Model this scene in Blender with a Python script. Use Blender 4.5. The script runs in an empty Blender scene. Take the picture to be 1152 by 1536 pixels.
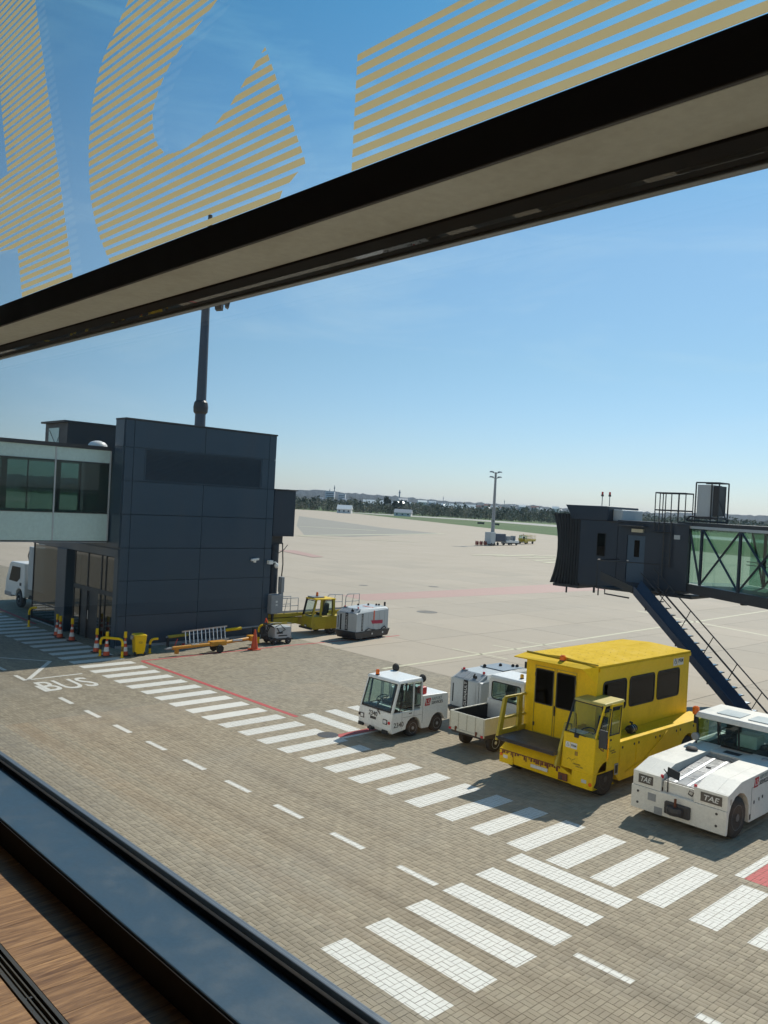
import bpy, bmesh, math, random
import numpy as np
from mathutils import Vector, Matrix

random.seed(7)
rng = np.random.default_rng(11)
scene = bpy.context.scene
COL = scene.collection
rad = math.radians

# ------------------------------------------------------------------ camera
# world: X runs along the service road (towards the right), Y points out over the apron, Z up
EYE = 6.94
YAW, PITCH, ROLL, FOC = rad(46.427), rad(-0.5176), rad(2.9857), 1257.5 / 1152.0
fw = Vector((-math.sin(YAW) * math.cos(PITCH), math.cos(YAW) * math.cos(PITCH), math.sin(PITCH)))
rt = fw.cross(Vector((0, 0, 1))).normalized()
upv = rt.cross(fw)
cr, sr = math.cos(ROLL), math.sin(ROLL)
r2 = rt * cr + upv * sr
u2 = upv * cr - rt * sr
cam_data = bpy.data.cameras.new("camera")
cam = bpy.data.objects.new("camera", cam_data)
COL.objects.link(cam)
cam.matrix_world = Matrix(((r2.x, u2.x, -fw.x, 0), (r2.y, u2.y, -fw.y, 0), (r2.z, u2.z, -fw.z, EYE), (0, 0, 0, 1)))
cam_data.sensor_fit = 'HORIZONTAL'
cam_data.sensor_width = 36.0
cam_data.lens = 36.0 * FOC
cam_data.clip_start = 0.02
cam_data.clip_end = 20000
scene.camera = cam

# ------------------------------------------------------------------ sky and sun
SUN_EL = rad(45)
SUN_AZ = rad(-14)            # measured from +Y towards +X
sun_dir = Vector((math.sin(SUN_AZ) * math.cos(SUN_EL), math.cos(SUN_AZ) * math.cos(SUN_EL), math.sin(SUN_EL)))
world = bpy.data.worlds.new("World")
scene.world = world
world.use_nodes = True
wn, wl = world.node_tree.nodes, world.node_tree.links
wn.clear()
w_out = wn.new('ShaderNodeOutputWorld')
w_bg = wn.new('ShaderNodeBackground')
w_sky = wn.new('ShaderNodeTexSky')
w_sky.sky_type = 'NISHITA'
w_sky.sun_disc = False
w_sky.sun_elevation = SUN_EL
w_sky.sun_rotation = SUN_AZ
w_sky.altitude = 0
w_sky.air_density = 1.0
w_sky.dust_density = 0.2
w_sky.ozone_density = 3.0
w_bg.inputs['Strength'].default_value = 0.107
# thin cirrus streaks, laid out by sky direction only
w_tc = wn.new('ShaderNodeTexCoord')
w_map = wn.new('ShaderNodeMapping')
w_map.inputs['Rotation'].default_value = (0, 0, rad(28))
w_map.inputs['Scale'].default_value = (1.1, 2.6, 9.0)
w_noise = wn.new('ShaderNodeTexNoise')
w_noise.inputs['Scale'].default_value = 1.6
w_noise.inputs['Detail'].default_value = 7
w_noise.inputs['Roughness'].default_value = 0.62
w_noise.inputs['Distortion'].default_value = 0.7
w_ramp = wn.new('ShaderNodeMapRange')
w_ramp.inputs['From Min'].default_value = 0.50
w_ramp.inputs['From Max'].default_value = 0.82
w_ramp.inputs['To Max'].default_value = 0.22
w_mix = wn.new('ShaderNodeMix')
w_mix.data_type = 'RGBA'
w_mix.inputs['B'].default_value = (8.2, 8.6, 9.0, 1)
wl.new(w_tc.outputs['Generated'], w_map.inputs['Vector'])
wl.new(w_map.outputs['Vector'], w_noise.inputs['Vector'])
wl.new(w_noise.outputs['Fac'], w_ramp.inputs['Value'])
wl.new(w_ramp.outputs['Result'], w_mix.inputs['Factor'])
wl.new(w_sky.outputs['Color'], w_mix.inputs['A'])
w_tint = wn.new('ShaderNodeMix')
w_tint.data_type = 'RGBA'
w_tint.blend_type = 'MULTIPLY'
w_tint.inputs['Factor'].default_value = 1.0
w_sep = wn.new('ShaderNodeSeparateXYZ')
w_grad = wn.new('ShaderNodeValToRGB')          # clear-air colour by height above the horizon
for pos_, col_ in ((0.0, (0.64, 0.70, 0.90)), (0.17, (0.72, 0.84, 0.85)), (0.30, (0.80, 0.96, 0.94)), (0.40, (0.60, 0.94, 0.98)), (0.52, (0.42, 0.92, 1.0))):
    e_ = w_grad.color_ramp.elements.new(pos_)
    e_.color = (*col_, 1)
w_grad.color_ramp.elements.remove(w_grad.color_ramp.elements[0])
w_grad.color_ramp.elements[-1].color = (0.42, 0.92, 1.0, 1)
wl.new(w_tc.outputs['Generated'], w_sep.inputs[0])
wl.new(w_sep.outputs[2], w_grad.inputs[0])
wl.new(w_grad.outputs[0], w_tint.inputs['B'])
wl.new(w_mix.outputs['Result'], w_tint.inputs['A'])
wl.new(w_tint.outputs['Result'], w_bg.inputs['Color'])
wl.new(w_bg.outputs['Background'], w_out.inputs['Surface'])

sun_data = bpy.data.lights.new("sun", 'SUN')
sun_data.energy = 4.1
sun_data.angle = rad(0.53)
sun_data.color = (1.0, 0.94, 0.845)
sun = bpy.data.objects.new("sun", sun_data)
COL.objects.link(sun)
sun.location = (0, 0, 60)
sun.rotation_euler = (-sun_dir).to_track_quat('-Z', 'Y').to_euler()

vs = scene.view_settings
vs.view_transform = 'Standard'
vs.look = 'None'
vs.exposure = 0.25
vs.gamma = 1.0
vs.use_curve_mapping = False
cy = scene.cycles
cy.max_bounces = 10
cy.transparent_max_bounces = 24
cy.diffuse_bounces = 3
cy.glossy_bounces = 4
cy.volume_bounces = 0
cy.caustics_reflective = False
cy.caustics_refractive = False

# ------------------------------------------------------------------ mesh helpers
class MB:
    """collects boxes, prisms, tubes ... into one mesh"""
    def __init__(self):
        self.v, self.f = [], []
    def add(self, vs_, fs_):
        o = len(self.v)
        self.v.extend([tuple(p) for p in vs_])
        self.f.extend([tuple(i + o for i in f) for f in fs_])
        return self
    def box(self, x0, x1, y0, y1, z0, z1):
        return self.hexa([(x0, y0, z0), (x1, y0, z0), (x1, y1, z0), (x0, y1, z0), (x0, y0, z1), (x1, y0, z1), (x1, y1, z1), (x0, y1, z1)])
    def hexa(self, p):
        return self.add(p, [(0, 3, 2, 1), (4, 5, 6, 7), (0, 1, 5, 4), (1, 2, 6, 5), (2, 3, 7, 6), (3, 0, 4, 7)])
    def prism(self, pts, ax, a0, a1):
        n = len(pts)
        def P(u, w, a):
            return (a, u, w) if ax == 'x' else ((u, a, w) if ax == 'y' else (u, w, a))
        v = [P(u, w, a0) for u, w in pts] + [P(u, w, a1) for u, w in pts]
        f = [tuple(range(n)), tuple(range(2 * n - 1, n - 1, -1))] + [(i, i + n, (i + 1) % n + n, (i + 1) % n) for i in range(n)]
        return self.add(v, f)
    def plate(self, pts, t):
        """flat polygon in space, thickened by t along its normal (counter-clockwise seen from outside)"""
        P = [Vector(p) for p in pts]
        n = Vector((0, 0, 0))
        for i in range(len(P)):
            n += P[i].cross(P[(i + 1) % len(P)])
        n.normalize()
        k = len(P)
        v = [p for p in P] + [p + n * t for p in P]
        f = [tuple(range(k - 1, -1, -1)), tuple(range(k, 2 * k))] + [(i, (i + 1) % k, (i + 1) % k + k, i + k) for i in range(k)]
        return self.add(v, f)
    def ring(self, outer, inner, t):
        """flat frame between two outlines with the same number of points"""
        O, I = [Vector(p) for p in outer], [Vector(p) for p in inner]
        n = Vector((0, 0, 0))
        for i in range(len(O)):
            n += O[i].cross(O[(i + 1) % len(O)])
        n.normalize()
        k = len(O)
        v = O + I + [p + n * t for p in O] + [p + n * t for p in I]
        f = []
        for i in range(k):
            j = (i + 1) % k
            f += [(2 * k + i, 2 * k + j, 3 * k + j, 3 * k + i), (i, k + i, k + j, j), (i, j, 2 * k + j, 2 * k + i), (k + i, 3 * k + i, 3 * k + j, k + j)]
        return self.add(v, f)
    def cyl(self, p0, p1, r, n=12, r1=None):
        p0, p1 = Vector(p0), Vector(p1)
        r1 = r if r1 is None else r1
        d = (p1 - p0).normalized()
        a = d.orthogonal().normalized()
        b = d.cross(a)
        v = []
        for p, q in ((p0, r), (p1, r1)):
            v += [p + (a * math.cos(2 * math.pi * i / n) + b * math.sin(2 * math.pi * i / n)) * q for i in range(n)]
        f = [tuple(range(n - 1, -1, -1)), tuple(range(n, 2 * n))] + [(i, (i + 1) % n, (i + 1) % n + n, i + n) for i in range(n)]
        return self.add(v, f)
    def tube(self, pts, r, n=6):
        P = [Vector(p) for p in pts]
        k = len(P)
        rings = []
        ref = None
        for i in range(k):
            d = (P[min(i + 1, k - 1)] - P[max(i - 1, 0)]).normalized()
            a = d.orthogonal().normalized() if ref is None else (ref - d * ref.dot(d)).normalized()
            ref = a
            b = d.cross(a)
            rings += [P[i] + (a * math.cos(2 * math.pi * j / n) + b * math.sin(2 * math.pi * j / n)) * r for j in range(n)]
        f = [tuple(range(n - 1, -1, -1)), tuple(range((k - 1) * n, k * n))]
        for i in range(k - 1):
            f += [(i * n + j, i * n + (j + 1) % n, (i + 1) * n + (j + 1) % n, (i + 1) * n + j) for j in range(n)]
        return self.add(rings, f)
    def lathe(self, prof, c, ax='z', n=16):
        """profile of (radius, height) turned about an axis through c"""
        v, f = [], []
        for r, h in prof:
            for i in range(n):
                a = 2 * math.pi * i / n
                u, w = r * math.cos(a), r * math.sin(a)
                v.append({'z': (c[0] + u, c[1] + w, c[2] + h), 'x': (c[0] + h, c[1] + u, c[2] + w), 'y': (c[0] + w, c[1] + h, c[2] + u)}[ax])
        for k in range(len(prof) - 1):
            f += [(k * n + i, k * n + (i + 1) % n, (k + 1) * n + (i + 1) % n, (k + 1) * n + i) for i in range(n)]
        f += [tuple(range(n - 1, -1, -1)), tuple(range((len(prof) - 1) * n, len(prof) * n))]
        return self.add(v, f)
    def wall(self, ax, a0, a1, u0, u1, w0, w1, holes):
        """upright wall with rectangular openings; ax is its thickness axis, u the other ground axis"""
        us = sorted({u0, u1} | {h[0] for h in holes} | {h[1] for h in holes})
        ws = sorted({w0, w1} | {h[2] for h in holes} | {h[3] for h in holes})
        for i in range(len(us) - 1):
            for j in range(len(ws) - 1):
                cu, cw = (us[i] + us[i + 1]) / 2, (ws[j] + ws[j + 1]) / 2
                if any(h[0] < cu < h[1] and h[2] < cw < h[3] for h in holes):
                    continue
                if ax == 'x':
                    self.box(a0, a1, us[i], us[i + 1], ws[j], ws[j + 1])
                else:
                    self.box(us[i], us[i + 1], a0, a1, ws[j], ws[j + 1])
        return self
    def mesh(self, name, mat, smooth=False):
        me = bpy.data.meshes.new(name)
        me.from_pydata(self.v, [], self.f)
        if mat is not None:
            me.materials.append(mat)
        bm = bmesh.new()
        bm.from_mesh(me)
        bmesh.ops.recalc_face_normals(bm, faces=bm.faces)
        bm.to_mesh(me)
        bm.free()
        if smooth:
            me.polygons.foreach_set('use_smooth', [True] * len(me.polygons))
        me.update()
        return me
    def build(self, name, mat, parent=None, bevel=0.0, smooth=False, label=None):
        o = bpy.data.objects.new(name, self.mesh(name, mat, smooth))
        COL.objects.link(o)
        if parent is not None:
            o.parent = parent
        if smooth:
            shade_auto(o.data)
        if bevel:
            m = o.modifiers.new('bevel', 'BEVEL')
            m.width = bevel
            m.segments = 2
            m.limit_method = 'ANGLE'
            m.angle_limit = rad(40)
        if label:
            o['label'] = label
        return o

def shade_auto(me, ang=40):
    """smooth shading with sharp edges kept where faces meet steeply"""
    bm = bmesh.new()
    bm.from_mesh(me)
    for e in bm.edges:
        if len(e.link_faces) == 2 and e.calc_face_angle(0) > rad(ang):
            e.smooth = False
    bm.to_mesh(me)
    bm.free()

def tag(o, label=None, cat=None, group=None, kind=None):
    if label: o['label'] = label
    if cat: o['category'] = cat
    if group: o['group'] = group
    if kind: o['kind'] = kind
    return o

def thing(name, label, cat, loc=(0, 0, 0), rz=0.0, group=None):
    o = bpy.data.objects.new(name, None)
    o.empty_display_size = 0.2
    COL.objects.link(o)
    o.location = loc
    o.rotation_euler = (0, 0, rz)
    return tag(o, label, cat, group)

def struct(name, mb, mat, label=None):
    return tag(mb.build(name, mat), label, None, None, 'structure')

def copy_tree(o, parent=None):
    c = o.copy()
    COL.objects.link(c)
    c.parent = parent
    for ch in o.children:
        copy_tree(ch, c)
    return c

def text(s, mat, parent, org, right, up, h, name='lettering', w=None, depth=0.003, center=True, bold=0.0):
    """flat lettering: org is the centre (or the lower left corner), right and up span its plane"""
    cu = bpy.data.curves.new(name, 'FONT')
    cu.body = s
    cu.extrude = 0.5
    cu.offset = bold
    cu.resolution_u = 3
    tmp = bpy.data.objects.new('tmp', cu)
    me = bpy.data.meshes.new_from_object(tmp)
    bpy.data.objects.remove(tmp)
    bpy.data.curves.remove(cu)
    co = np.empty(len(me.vertices) * 3)
    me.vertices.foreach_get('co', co)
    co = co.reshape(-1, 3)
    lo, hi = co.min(0), co.max(0)
    s_ = h / (hi[1] - lo[1])
    sx = s_ if w is None else w / (hi[0] - lo[0])
    c = (lo + hi) / 2 if center else lo
    R_, U_ = Vector(right).normalized(), Vector(up).normalized()
    N_ = R_.cross(U_)
    a = (co[:, 0] - c[0]) * sx
    b = (co[:, 1] - c[1]) * s_
    d = (co[:, 2] - lo[2]) * depth
    q = np.array(org)[None] + a[:, None] * np.array(R_)[None] + b[:, None] * np.array(U_)[None] + d[:, None] * np.array(N_)[None]
    me.vertices.foreach_set('co', q.ravel())
    me.update()
    me.name = name
    me.materials.clear()
    me.materials.append(mat)
    o = bpy.data.objects.new(name, me)
    COL.objects.link(o)
    o.parent = parent
    return o

def rrect(c, U, W, w, h, r, n=4):
    """rounded rectangle outline round c in the plane of unit vectors U, W"""
    c, U, W = Vector(c), Vector(U).normalized(), Vector(W).normalized()
    out = []
    for k, (sx, sz) in enumerate(((1, 1), (-1, 1), (-1, -1), (1, -1))):
        for i in range(n + 1):
            a = math.pi / 2 * (k + i / n)
            out.append(c + U * (sx * (w / 2 - r) + r * math.cos(a)) + W * (sz * (h / 2 - r) + r * math.sin(a)))
    return out

def window(parent, c, U, W, w, h, glass, gasket, r=0.05, name='window', gw=0.03, t=0.012):
    """a pane with its rubber frame; U x W points outwards"""
    N = Vector(U).normalized().cross(Vector(W).normalized())
    c = Vector(c)
    pane = MB().plate(rrect(c - N * 0.004, U, W, w, h, r), 0.006).build(name, glass, parent)
    MB().ring(rrect(c, U, W, w + gw, h + gw, r + gw / 2), rrect(c, U, W, w - gw, h - gw, max(r - gw / 2, .005)), t).build('window_frame', gasket, pane)
    return pane

# ------------------------------------------------------------------ material helpers
def new_mat(name):
    m = bpy.data.materials.new(name)
    m.use_nodes = True
    n, l = m.node_tree.nodes, m.node_tree.links
    return m, n, l, n['Principled BSDF']

def nz(n, l, vec, scale, detail=4, rough=0.55, dist=0.0):
    t = n.new('ShaderNodeTexNoise')
    t.inputs['Scale'].default_value = scale
    t.inputs['Detail'].default_value = detail
    t.inputs['Roughness'].default_value = rough
    t.inputs['Distortion'].default_value = dist
    l.new(vec, t.inputs['Vector'])
    return t.outputs['Fac']

def mapping(n, l, vec, scale=(1, 1, 1), rot=(0, 0, 0), loc=(0, 0, 0)):
    m = n.new('ShaderNodeMapping')
    m.inputs['Scale'].default_value = scale
    m.inputs['Rotation'].default_value = rot
    m.inputs['Location'].default_value = loc
    l.new(vec, m.inputs['Vector'])
    return m.outputs['Vector']

def mrange(n, l, val, a, b, c=0.0, d=1.0):
    m = n.new('ShaderNodeMapRange')
    for k, x in zip(('From Min', 'From Max', 'To Min', 'To Max'), (a, b, c, d)):
        m.inputs[k].default_value = x
    l.new(val, m.inputs['Value'])
    return m.outputs['Result']

def mixc(n, l, fac, a, b, mode='MIX'):
    m = n.new('ShaderNodeMix')
    m.data_type = 'RGBA'
    m.blend_type = mode
    for key, x in (('Factor', fac), ('A', a), ('B', b)):
        if isinstance(x, (int, float)):
            m.inputs[key].default_value = x
        elif isinstance(x, tuple):
            m.inputs[key].default_value = (*x[:3], 1)
        else:
            l.new(x, m.inputs[key])
    return m.outputs['Result']

def mth(n, l, op, a, b=None):
    m = n.new('ShaderNodeMath')
    m.operation = op
    for i, x in enumerate((a, b)):
        if x is None: continue
        if isinstance(x, (int, float)): m.inputs[i].default_value = x
        else: l.new(x, m.inputs[i])
    return m.outputs[0]

def bump(n, l, p, h, strength=0.2, dist=0.01):
    b = n.new('ShaderNodeBump')
    b.inputs['Strength'].default_value = strength
    b.inputs['Distance'].default_value = dist
    l.new(h, b.inputs['Height'])
    l.new(b.outputs['Normal'], p.inputs['Normal'])

def posv(n):
    return n.new('ShaderNodeNewGeometry').outputs['Position']

_cache = {}
def paint(name, col, rough=0.4, metal=0.0, dirt=(0.12, 0.10, 0.08), amount=0.25, scale=2.0, bmp=0.0, bscale=120, spec=0.5, streak=1.0):
    """painted or coated surface with uneven tone, grime patches and faint relief"""
    if name in _cache: return _cache[name]
    m, n, l, p = new_mat(name)
    g = posv(n)
    v1 = nz(n, l, mapping(n, l, g, (1, 1, 1 / streak)), scale, 6, 0.62)
    v2 = nz(n, l, g, scale * 9, 3)
    base = mixc(n, l, mrange(n, l, v2, 0.3, 0.7), tuple(c * 0.93 for c in col), tuple(min(c * 1.05, 1) for c in col))
    c2 = mixc(n, l, mrange(n, l, v1, 0.52, 0.80, 0, amount), base, dirt)
    l.new(c2, p.inputs['Base Color'])
    l.new(mrange(n, l, v1, 0.3, 0.75, rough * 0.85, min(rough * 1.35, 1)), p.inputs['Roughness'])
    p.inputs['Metallic'].default_value = metal
    p.inputs['Specular IOR Level'].default_value = spec
    if bmp:
        bump(n, l, p, nz(n, l, g, bscale, 3), bmp, 0.004)
    _cache[name] = m
    return m

def glass(name, tint=(0.9, 0.94, 0.93), ior=1.45, rough=0.0):
    """see-through pane: fresnel reflection over clear transmission"""
    if name in _cache: return _cache[name]
    m = bpy.data.materials.new(name)
    m.use_nodes = True
    n, l = m.node_tree.nodes, m.node_tree.links
    n.clear()
    o = n.new('ShaderNodeOutputMaterial')
    mx = n.new('ShaderNodeMixShader')
    tr = n.new('ShaderNodeBsdfTransparent')
    gl = n.new('ShaderNodeBsdfGlossy')
    fr = n.new('ShaderNodeFresnel')
    tr.inputs['Color'].default_value = (*tint, 1)
    gl.inputs['Roughness'].default_value = rough
    fr.inputs['IOR'].default_value = ior
    # the fresnel node inverts the index on back faces: feed it the inverse there, so both faces reflect alike
    g = n.new('ShaderNodeNewGeometry')
    bk = n.new('ShaderNodeMix')
    bk.data_type = 'FLOAT'
    bk.inputs['A'].default_value = ior
    bk.inputs['B'].default_value = 1.0 / ior
    l.new(g.outputs['Backfacing'], bk.inputs['Factor'])
    l.new(bk.outputs['Result'], fr.inputs['IOR'])
    l.new(fr.outputs['Fac'], mx.inputs['Fac'])
    l.new(tr.outputs['BSDF'], mx.inputs[1])
    l.new(gl.outputs['BSDF'], mx.inputs[2])
    l.new(mx.outputs['Shader'], o.inputs['Surface'])
    _cache[name] = m
    return m

# ------------------------------------------------------------------ materials
WHITE = paint('white_paint', (0.82, 0.82, 0.79), 0.35, amount=0.22, streak=2.5)
CREAM = paint('cream_paint', (0.72, 0.69, 0.58), 0.42, amount=0.35, streak=2.5)
OFFWHITE = paint('offwhite_paint', (0.76, 0.73, 0.66), 0.38, amount=0.18)
YELLOW = paint('yellow_paint', (0.86, 0.55, 0.004), 0.42, spec=0.3, dirt=(0.20, 0.10, 0.03), amount=0.30, streak=2.0)
OLIVE = paint('old_yellow_paint', (0.48, 0.36, 0.03), 0.5, dirt=(0.14, 0.10, 0.04), amount=0.5)
RUST = paint('rust', (0.16, 0.05, 0.025), 0.85, amount=0.5, bmp=0.3)
BLACK = paint('black_rubber', (0.022, 0.022, 0.024), 0.7, dirt=(0.08, 0.075, 0.065), amount=0.5)
DARK = paint('dark_steel', (0.035, 0.036, 0.04), 0.5, dirt=(0.10, 0.085, 0.06), amount=0.4)
GREY = paint('grey_steel', (0.30, 0.31, 0.32), 0.45, amount=0.25)
LGREY = paint('pale_grey_panel', (0.48, 0.51, 0.52), 0.42, amount=0.2, streak=2.5)
ALU = paint('aluminium', (0.62, 0.63, 0.65), 0.32, 0.9, amount=0.15)
GREEN_ALU = paint('galvanised', (0.42, 0.43, 0.44), 0.42, 0.6, amount=0.25)
ORANGE = paint('orange_plastic', (0.85, 0.10, 0.012), 0.4, amount=0.2)
AMBER = paint('amber_lens', (0.85, 0.16, 0.01), 0.2, amount=0.1)
REDP = paint('red_paint', (0.55, 0.03, 0.03), 0.4, amount=0.2)
REDLENS = paint('red_lens', (0.60, 0.02, 0.03), 0.2, amount=0.1)
LENS = paint('clear_lens', (0.75, 0.76, 0.76), 0.12, 0.3, amount=0.1)
CLAD = paint('blue_black_cladding', (0.028, 0.056, 0.088), 0.34, dirt=(0.07, 0.075, 0.08), amount=0.30, scale=0.7, streak=6)
BRIDGE = paint('blue_black_bridge_paint', (0.014, 0.026, 0.046), 0.42, dirt=(0.08, 0.075, 0.065), amount=0.35, scale=1.2, streak=4)
NAVY = paint('navy_paint', (0.028, 0.045, 0.085), 0.36, dirt=(0.09, 0.08, 0.07), amount=0.2, scale=1.5)
DOORBLUE = paint('slate_blue_door', (0.055, 0.095, 0.14), 0.45, amount=0.2)
SPANDREL = paint('pale_green_spandrel_glass', (0.54, 0.70, 0.66), 0.16, dirt=(0.40, 0.48, 0.46), amount=0.35, scale=0.9, streak=5)
SEAT = paint('seat_vinyl', (0.02, 0.02, 0.024), 0.55)
CHEQ = paint('chequer_plate', (0.075, 0.077, 0.080), 0.42, 0.3, dirt=(0.13, 0.125, 0.115), amount=0.35, scale=4)
TYRE = paint('tyre', (0.024, 0.023, 0.023), 0.85, dirt=(0.11, 0.095, 0.075), amount=0.55, scale=5)
ROOFY = paint('roof_yellow_matt', (0.70, 0.45, 0.02), 0.8, spec=0.15, dirt=(0.30, 0.19, 0.06), amount=0.35, bmp=0.3, bscale=60)
INKR = paint('red_print', (0.50, 0.03, 0.03), 0.5, amount=0.1)
INKB = paint('dark_print', (0.03, 0.035, 0.04), 0.5, amount=0.1)
INKT = paint('grey_green_print', (0.22, 0.28, 0.27), 0.5, amount=0.1)
INKW = paint('white_print', (0.72, 0.72, 0.70), 0.5, amount=0.1)
BELLOWS = paint('bellows_fabric', (0.028, 0.030, 0.034), 0.8, dirt=(0.12, 0.12, 0.12), amount=0.4, scale=3, streak=8)
CABGLASS = glass('cab_glass', (0.80, 0.88, 0.86))
TUNNELGLASS = glass('tunnel_glass', (0.60, 0.76, 0.70))
TINTED = glass('tinted_glass', (0.02, 0.022, 0.025), 1.22)
WALKGLASS = glass('walkway_glass', (0.50, 0.62, 0.60), 1.5)
PANEGLASS = glass('window_glass', (0.970, 0.978, 0.968), 1.42)

# basket weave paving: pairs of 20 x 10 cm blocks, every other pair turned
def weave(n, l, g):
    s = n.new('ShaderNodeSeparateXYZ')
    l.new(g, s.inputs[0])
    u, v = mth(n, l, 'DIVIDE', s.outputs[0], 0.2), mth(n, l, 'DIVIDE', s.outputs[1], 0.2)
    iu, iv = mth(n, l, 'FLOOR', u), mth(n, l, 'FLOOR', v)
    fu, fv = mth(n, l, 'SUBTRACT', u, iu), mth(n, l, 'SUBTRACT', v, iv)
    par = mth(n, l, 'FLOORED_MODULO', mth(n, l, 'ADD', iu, iv), 2.0)
    def edge(f, k):   # distance to the nearest joint of a coordinate split k times
        a = mth(n, l, 'FRACT', mth(n, l, 'MULTIPLY', f, k))
        return mth(n, l, 'DIVIDE', mth(n, l, 'MINIMUM', a, mth(n, l, 'SUBTRACT', 1.0, a)), k)
    e1 = mth(n, l, 'MINIMUM', edge(fu, 1.0), edge(fv, 2.0))
    e2 = mth(n, l, 'MINIMUM', edge(fu, 2.0), edge(fv, 1.0))
    m = n.new('ShaderNodeMix'); m.data_type = 'FLOAT'
    l.new(par, m.inputs['Factor']); l.new(e1, m.inputs['A']); l.new(e2, m.inputs['B'])
    joint = mrange(n, l, m.outputs['Result'], 0.010, 0.034, 0.0, 1.0)
    w = n.new('ShaderNodeTexWhiteNoise'); w.noise_dimensions = '3D'
    cmb = n.new('ShaderNodeCombineXYZ')
    hv = mth(n, l, 'FLOOR', mth(n, l, 'MULTIPLY', fv, 2.0)); hu = mth(n, l, 'FLOOR', mth(n, l, 'MULTIPLY', fu, 2.0))
    m2 = n.new('ShaderNodeMix'); m2.data_type = 'FLOAT'
    l.new(par, m2.inputs['Factor']); l.new(hv, m2.inputs['A']); l.new(hu, m2.inputs['B'])
    l.new(iu, cmb.inputs[0]); l.new(iv, cmb.inputs[1]); l.new(m2.outputs['Result'], cmb.inputs[2])
    l.new(cmb.outputs[0], w.inputs['Vector'])
    return joint, w.outputs['Value']

PAVER_A, PAVER_B = (0.245, 0.20, 0.138), (0.385, 0.325, 0.23)
def paving(name, near):
    m, n, l, p = new_mat(name)
    g = posv(n)
    if near:
        a = n.new('ShaderNodeAttribute'); a.attribute_name = 'tone'
        tone = a.outputs['Fac']
    else:
        joint, tone = weave(n, l, g)
    c = mixc(n, l, tone, PAVER_A, PAVER_B)
    # oil-brown wheel tracks along the road, pale worn patches, scattered stains
    s = n.new('ShaderNodeSeparateXYZ'); l.new(g, s.inputs[0])
    tr = mth(n, l, 'ABSOLUTE', mth(n, l, 'SUBTRACT', mth(n, l, 'PINGPONG', mth(n, l, 'ADD', s.outputs[1], 0.6), 1.05), 0.55))
    inroad = mth(n, l, 'MULTIPLY', mrange(n, l, s.outputs[1], 13.6, 13.0), mrange(n, l, s.outputs[1], 7.6, 8.2))
    nl = nz(n, l, mapping(n, l, g, (0.25, 1.2, 1)), 0.9, 5)
    tk = mth(n, l, 'MULTIPLY', mth(n, l, 'MULTIPLY', mrange(n, l, tr, 0.42, 0.0), inroad), mrange(n, l, nl, 0.35, 0.65))
    c = mixc(n, l, mth(n, l, 'MULTIPLY', tk, 0.42), c, (0.105, 0.078, 0.050))
    n2 = nz(n, l, g, 0.35, 6, 0.6)
    c = mixc(n, l, mrange(n, l, n2, 0.48, 0.72, 0, 0.40), c, (0.30, 0.28, 0.235))
    n3 = nz(n, l, g, 1.3, 5, 0.6, 1.0)
    c = mixc(n, l, mrange(n, l, n3, 0.62, 0.75, 0, 0.45), c, (0.085, 0.072, 0.055))
    sp = nz(n, l, g, 260, 2)
    c = mixc(n, l, mrange(n, l, sp, 0.35, 0.7, 0, 0.35), c, (0.36, 0.33, 0.27))
    if not near:
        c = mixc(n, l, joint, (0.075, 0.065, 0.05), c)
    l.new(c, p.inputs['Base Color'])
    p.inputs['Roughness'].default_value = 0.8
    p.inputs['Specular IOR Level'].default_value = 0.3
    if near:
        bump(n, l, p, sp, 0.35, 0.003)
    return m
PAVE_NEAR = paving('paving_blocks', True)
PAVE_FAR = paving('paving_field', False)
JOINT = paint('joint_sand', (0.05, 0.041, 0.03), 0.95)

def concrete(name, slab):
    m, n, l, p = new_mat(name)
    g = posv(n)
    c = mixc(n, l, nz(n, l, g, 0.12, 6, 0.6), (0.43, 0.36, 0.275), (0.53, 0.45, 0.36))
    c = mixc(n, l, mrange(n, l, nz(n, l, g, 0.8, 6, 0.65), 0.55, 0.8, 0, 0.35), c, (0.30, 0.27, 0.22))
    c = mixc(n, l, mrange(n, l, nz(n, l, mapping(n, l, g, (0.02, 0.35, 1), (0, 0, rad(32))), 1.0, 5), 0.58, 0.75, 0, 0.35), c, (0.27, 0.25, 0.21))
    if slab:
        a = n.new('ShaderNodeAttribute'); a.attribute_name = 'tone'
        c = mixc(n, l, mth(n, l, 'MULTIPLY', a.outputs['Fac'], 0.22), c, (0.30, 0.275, 0.23))
    else:
        s = n.new('ShaderNodeSeparateXYZ'); l.new(g, s.inputs[0])
        ln = None
        for ch, off in ((0, 0.0), (1, 26.0)):
            f = mth(n, l, 'FRACT', mth(n, l, 'DIVIDE', mth(n, l, 'SUBTRACT', s.outputs[ch], off), 5.0))
            e = mth(n, l, 'MINIMUM', f, mth(n, l, 'SUBTRACT', 1.0, f))
            ln = e if ln is None else mth(n, l, 'MINIMUM', ln, e)
        c = mixc(n, l, mrange(n, l, ln, 0.004, 0.012, 0.55, 0.0), c, (0.20, 0.18, 0.15))
    l.new(c, p.inputs['Base Color'])
    p.inputs['Roughness'].default_value = 0.85
    p.inputs['Specular IOR Level'].default_value = 0.25
    bump(n, l, p, nz(n, l, g, 60, 3), 0.15, 0.004)
    return m
SLAB = concrete('concrete_slab', True)
APRON = concrete('apron_concrete', False)

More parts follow.
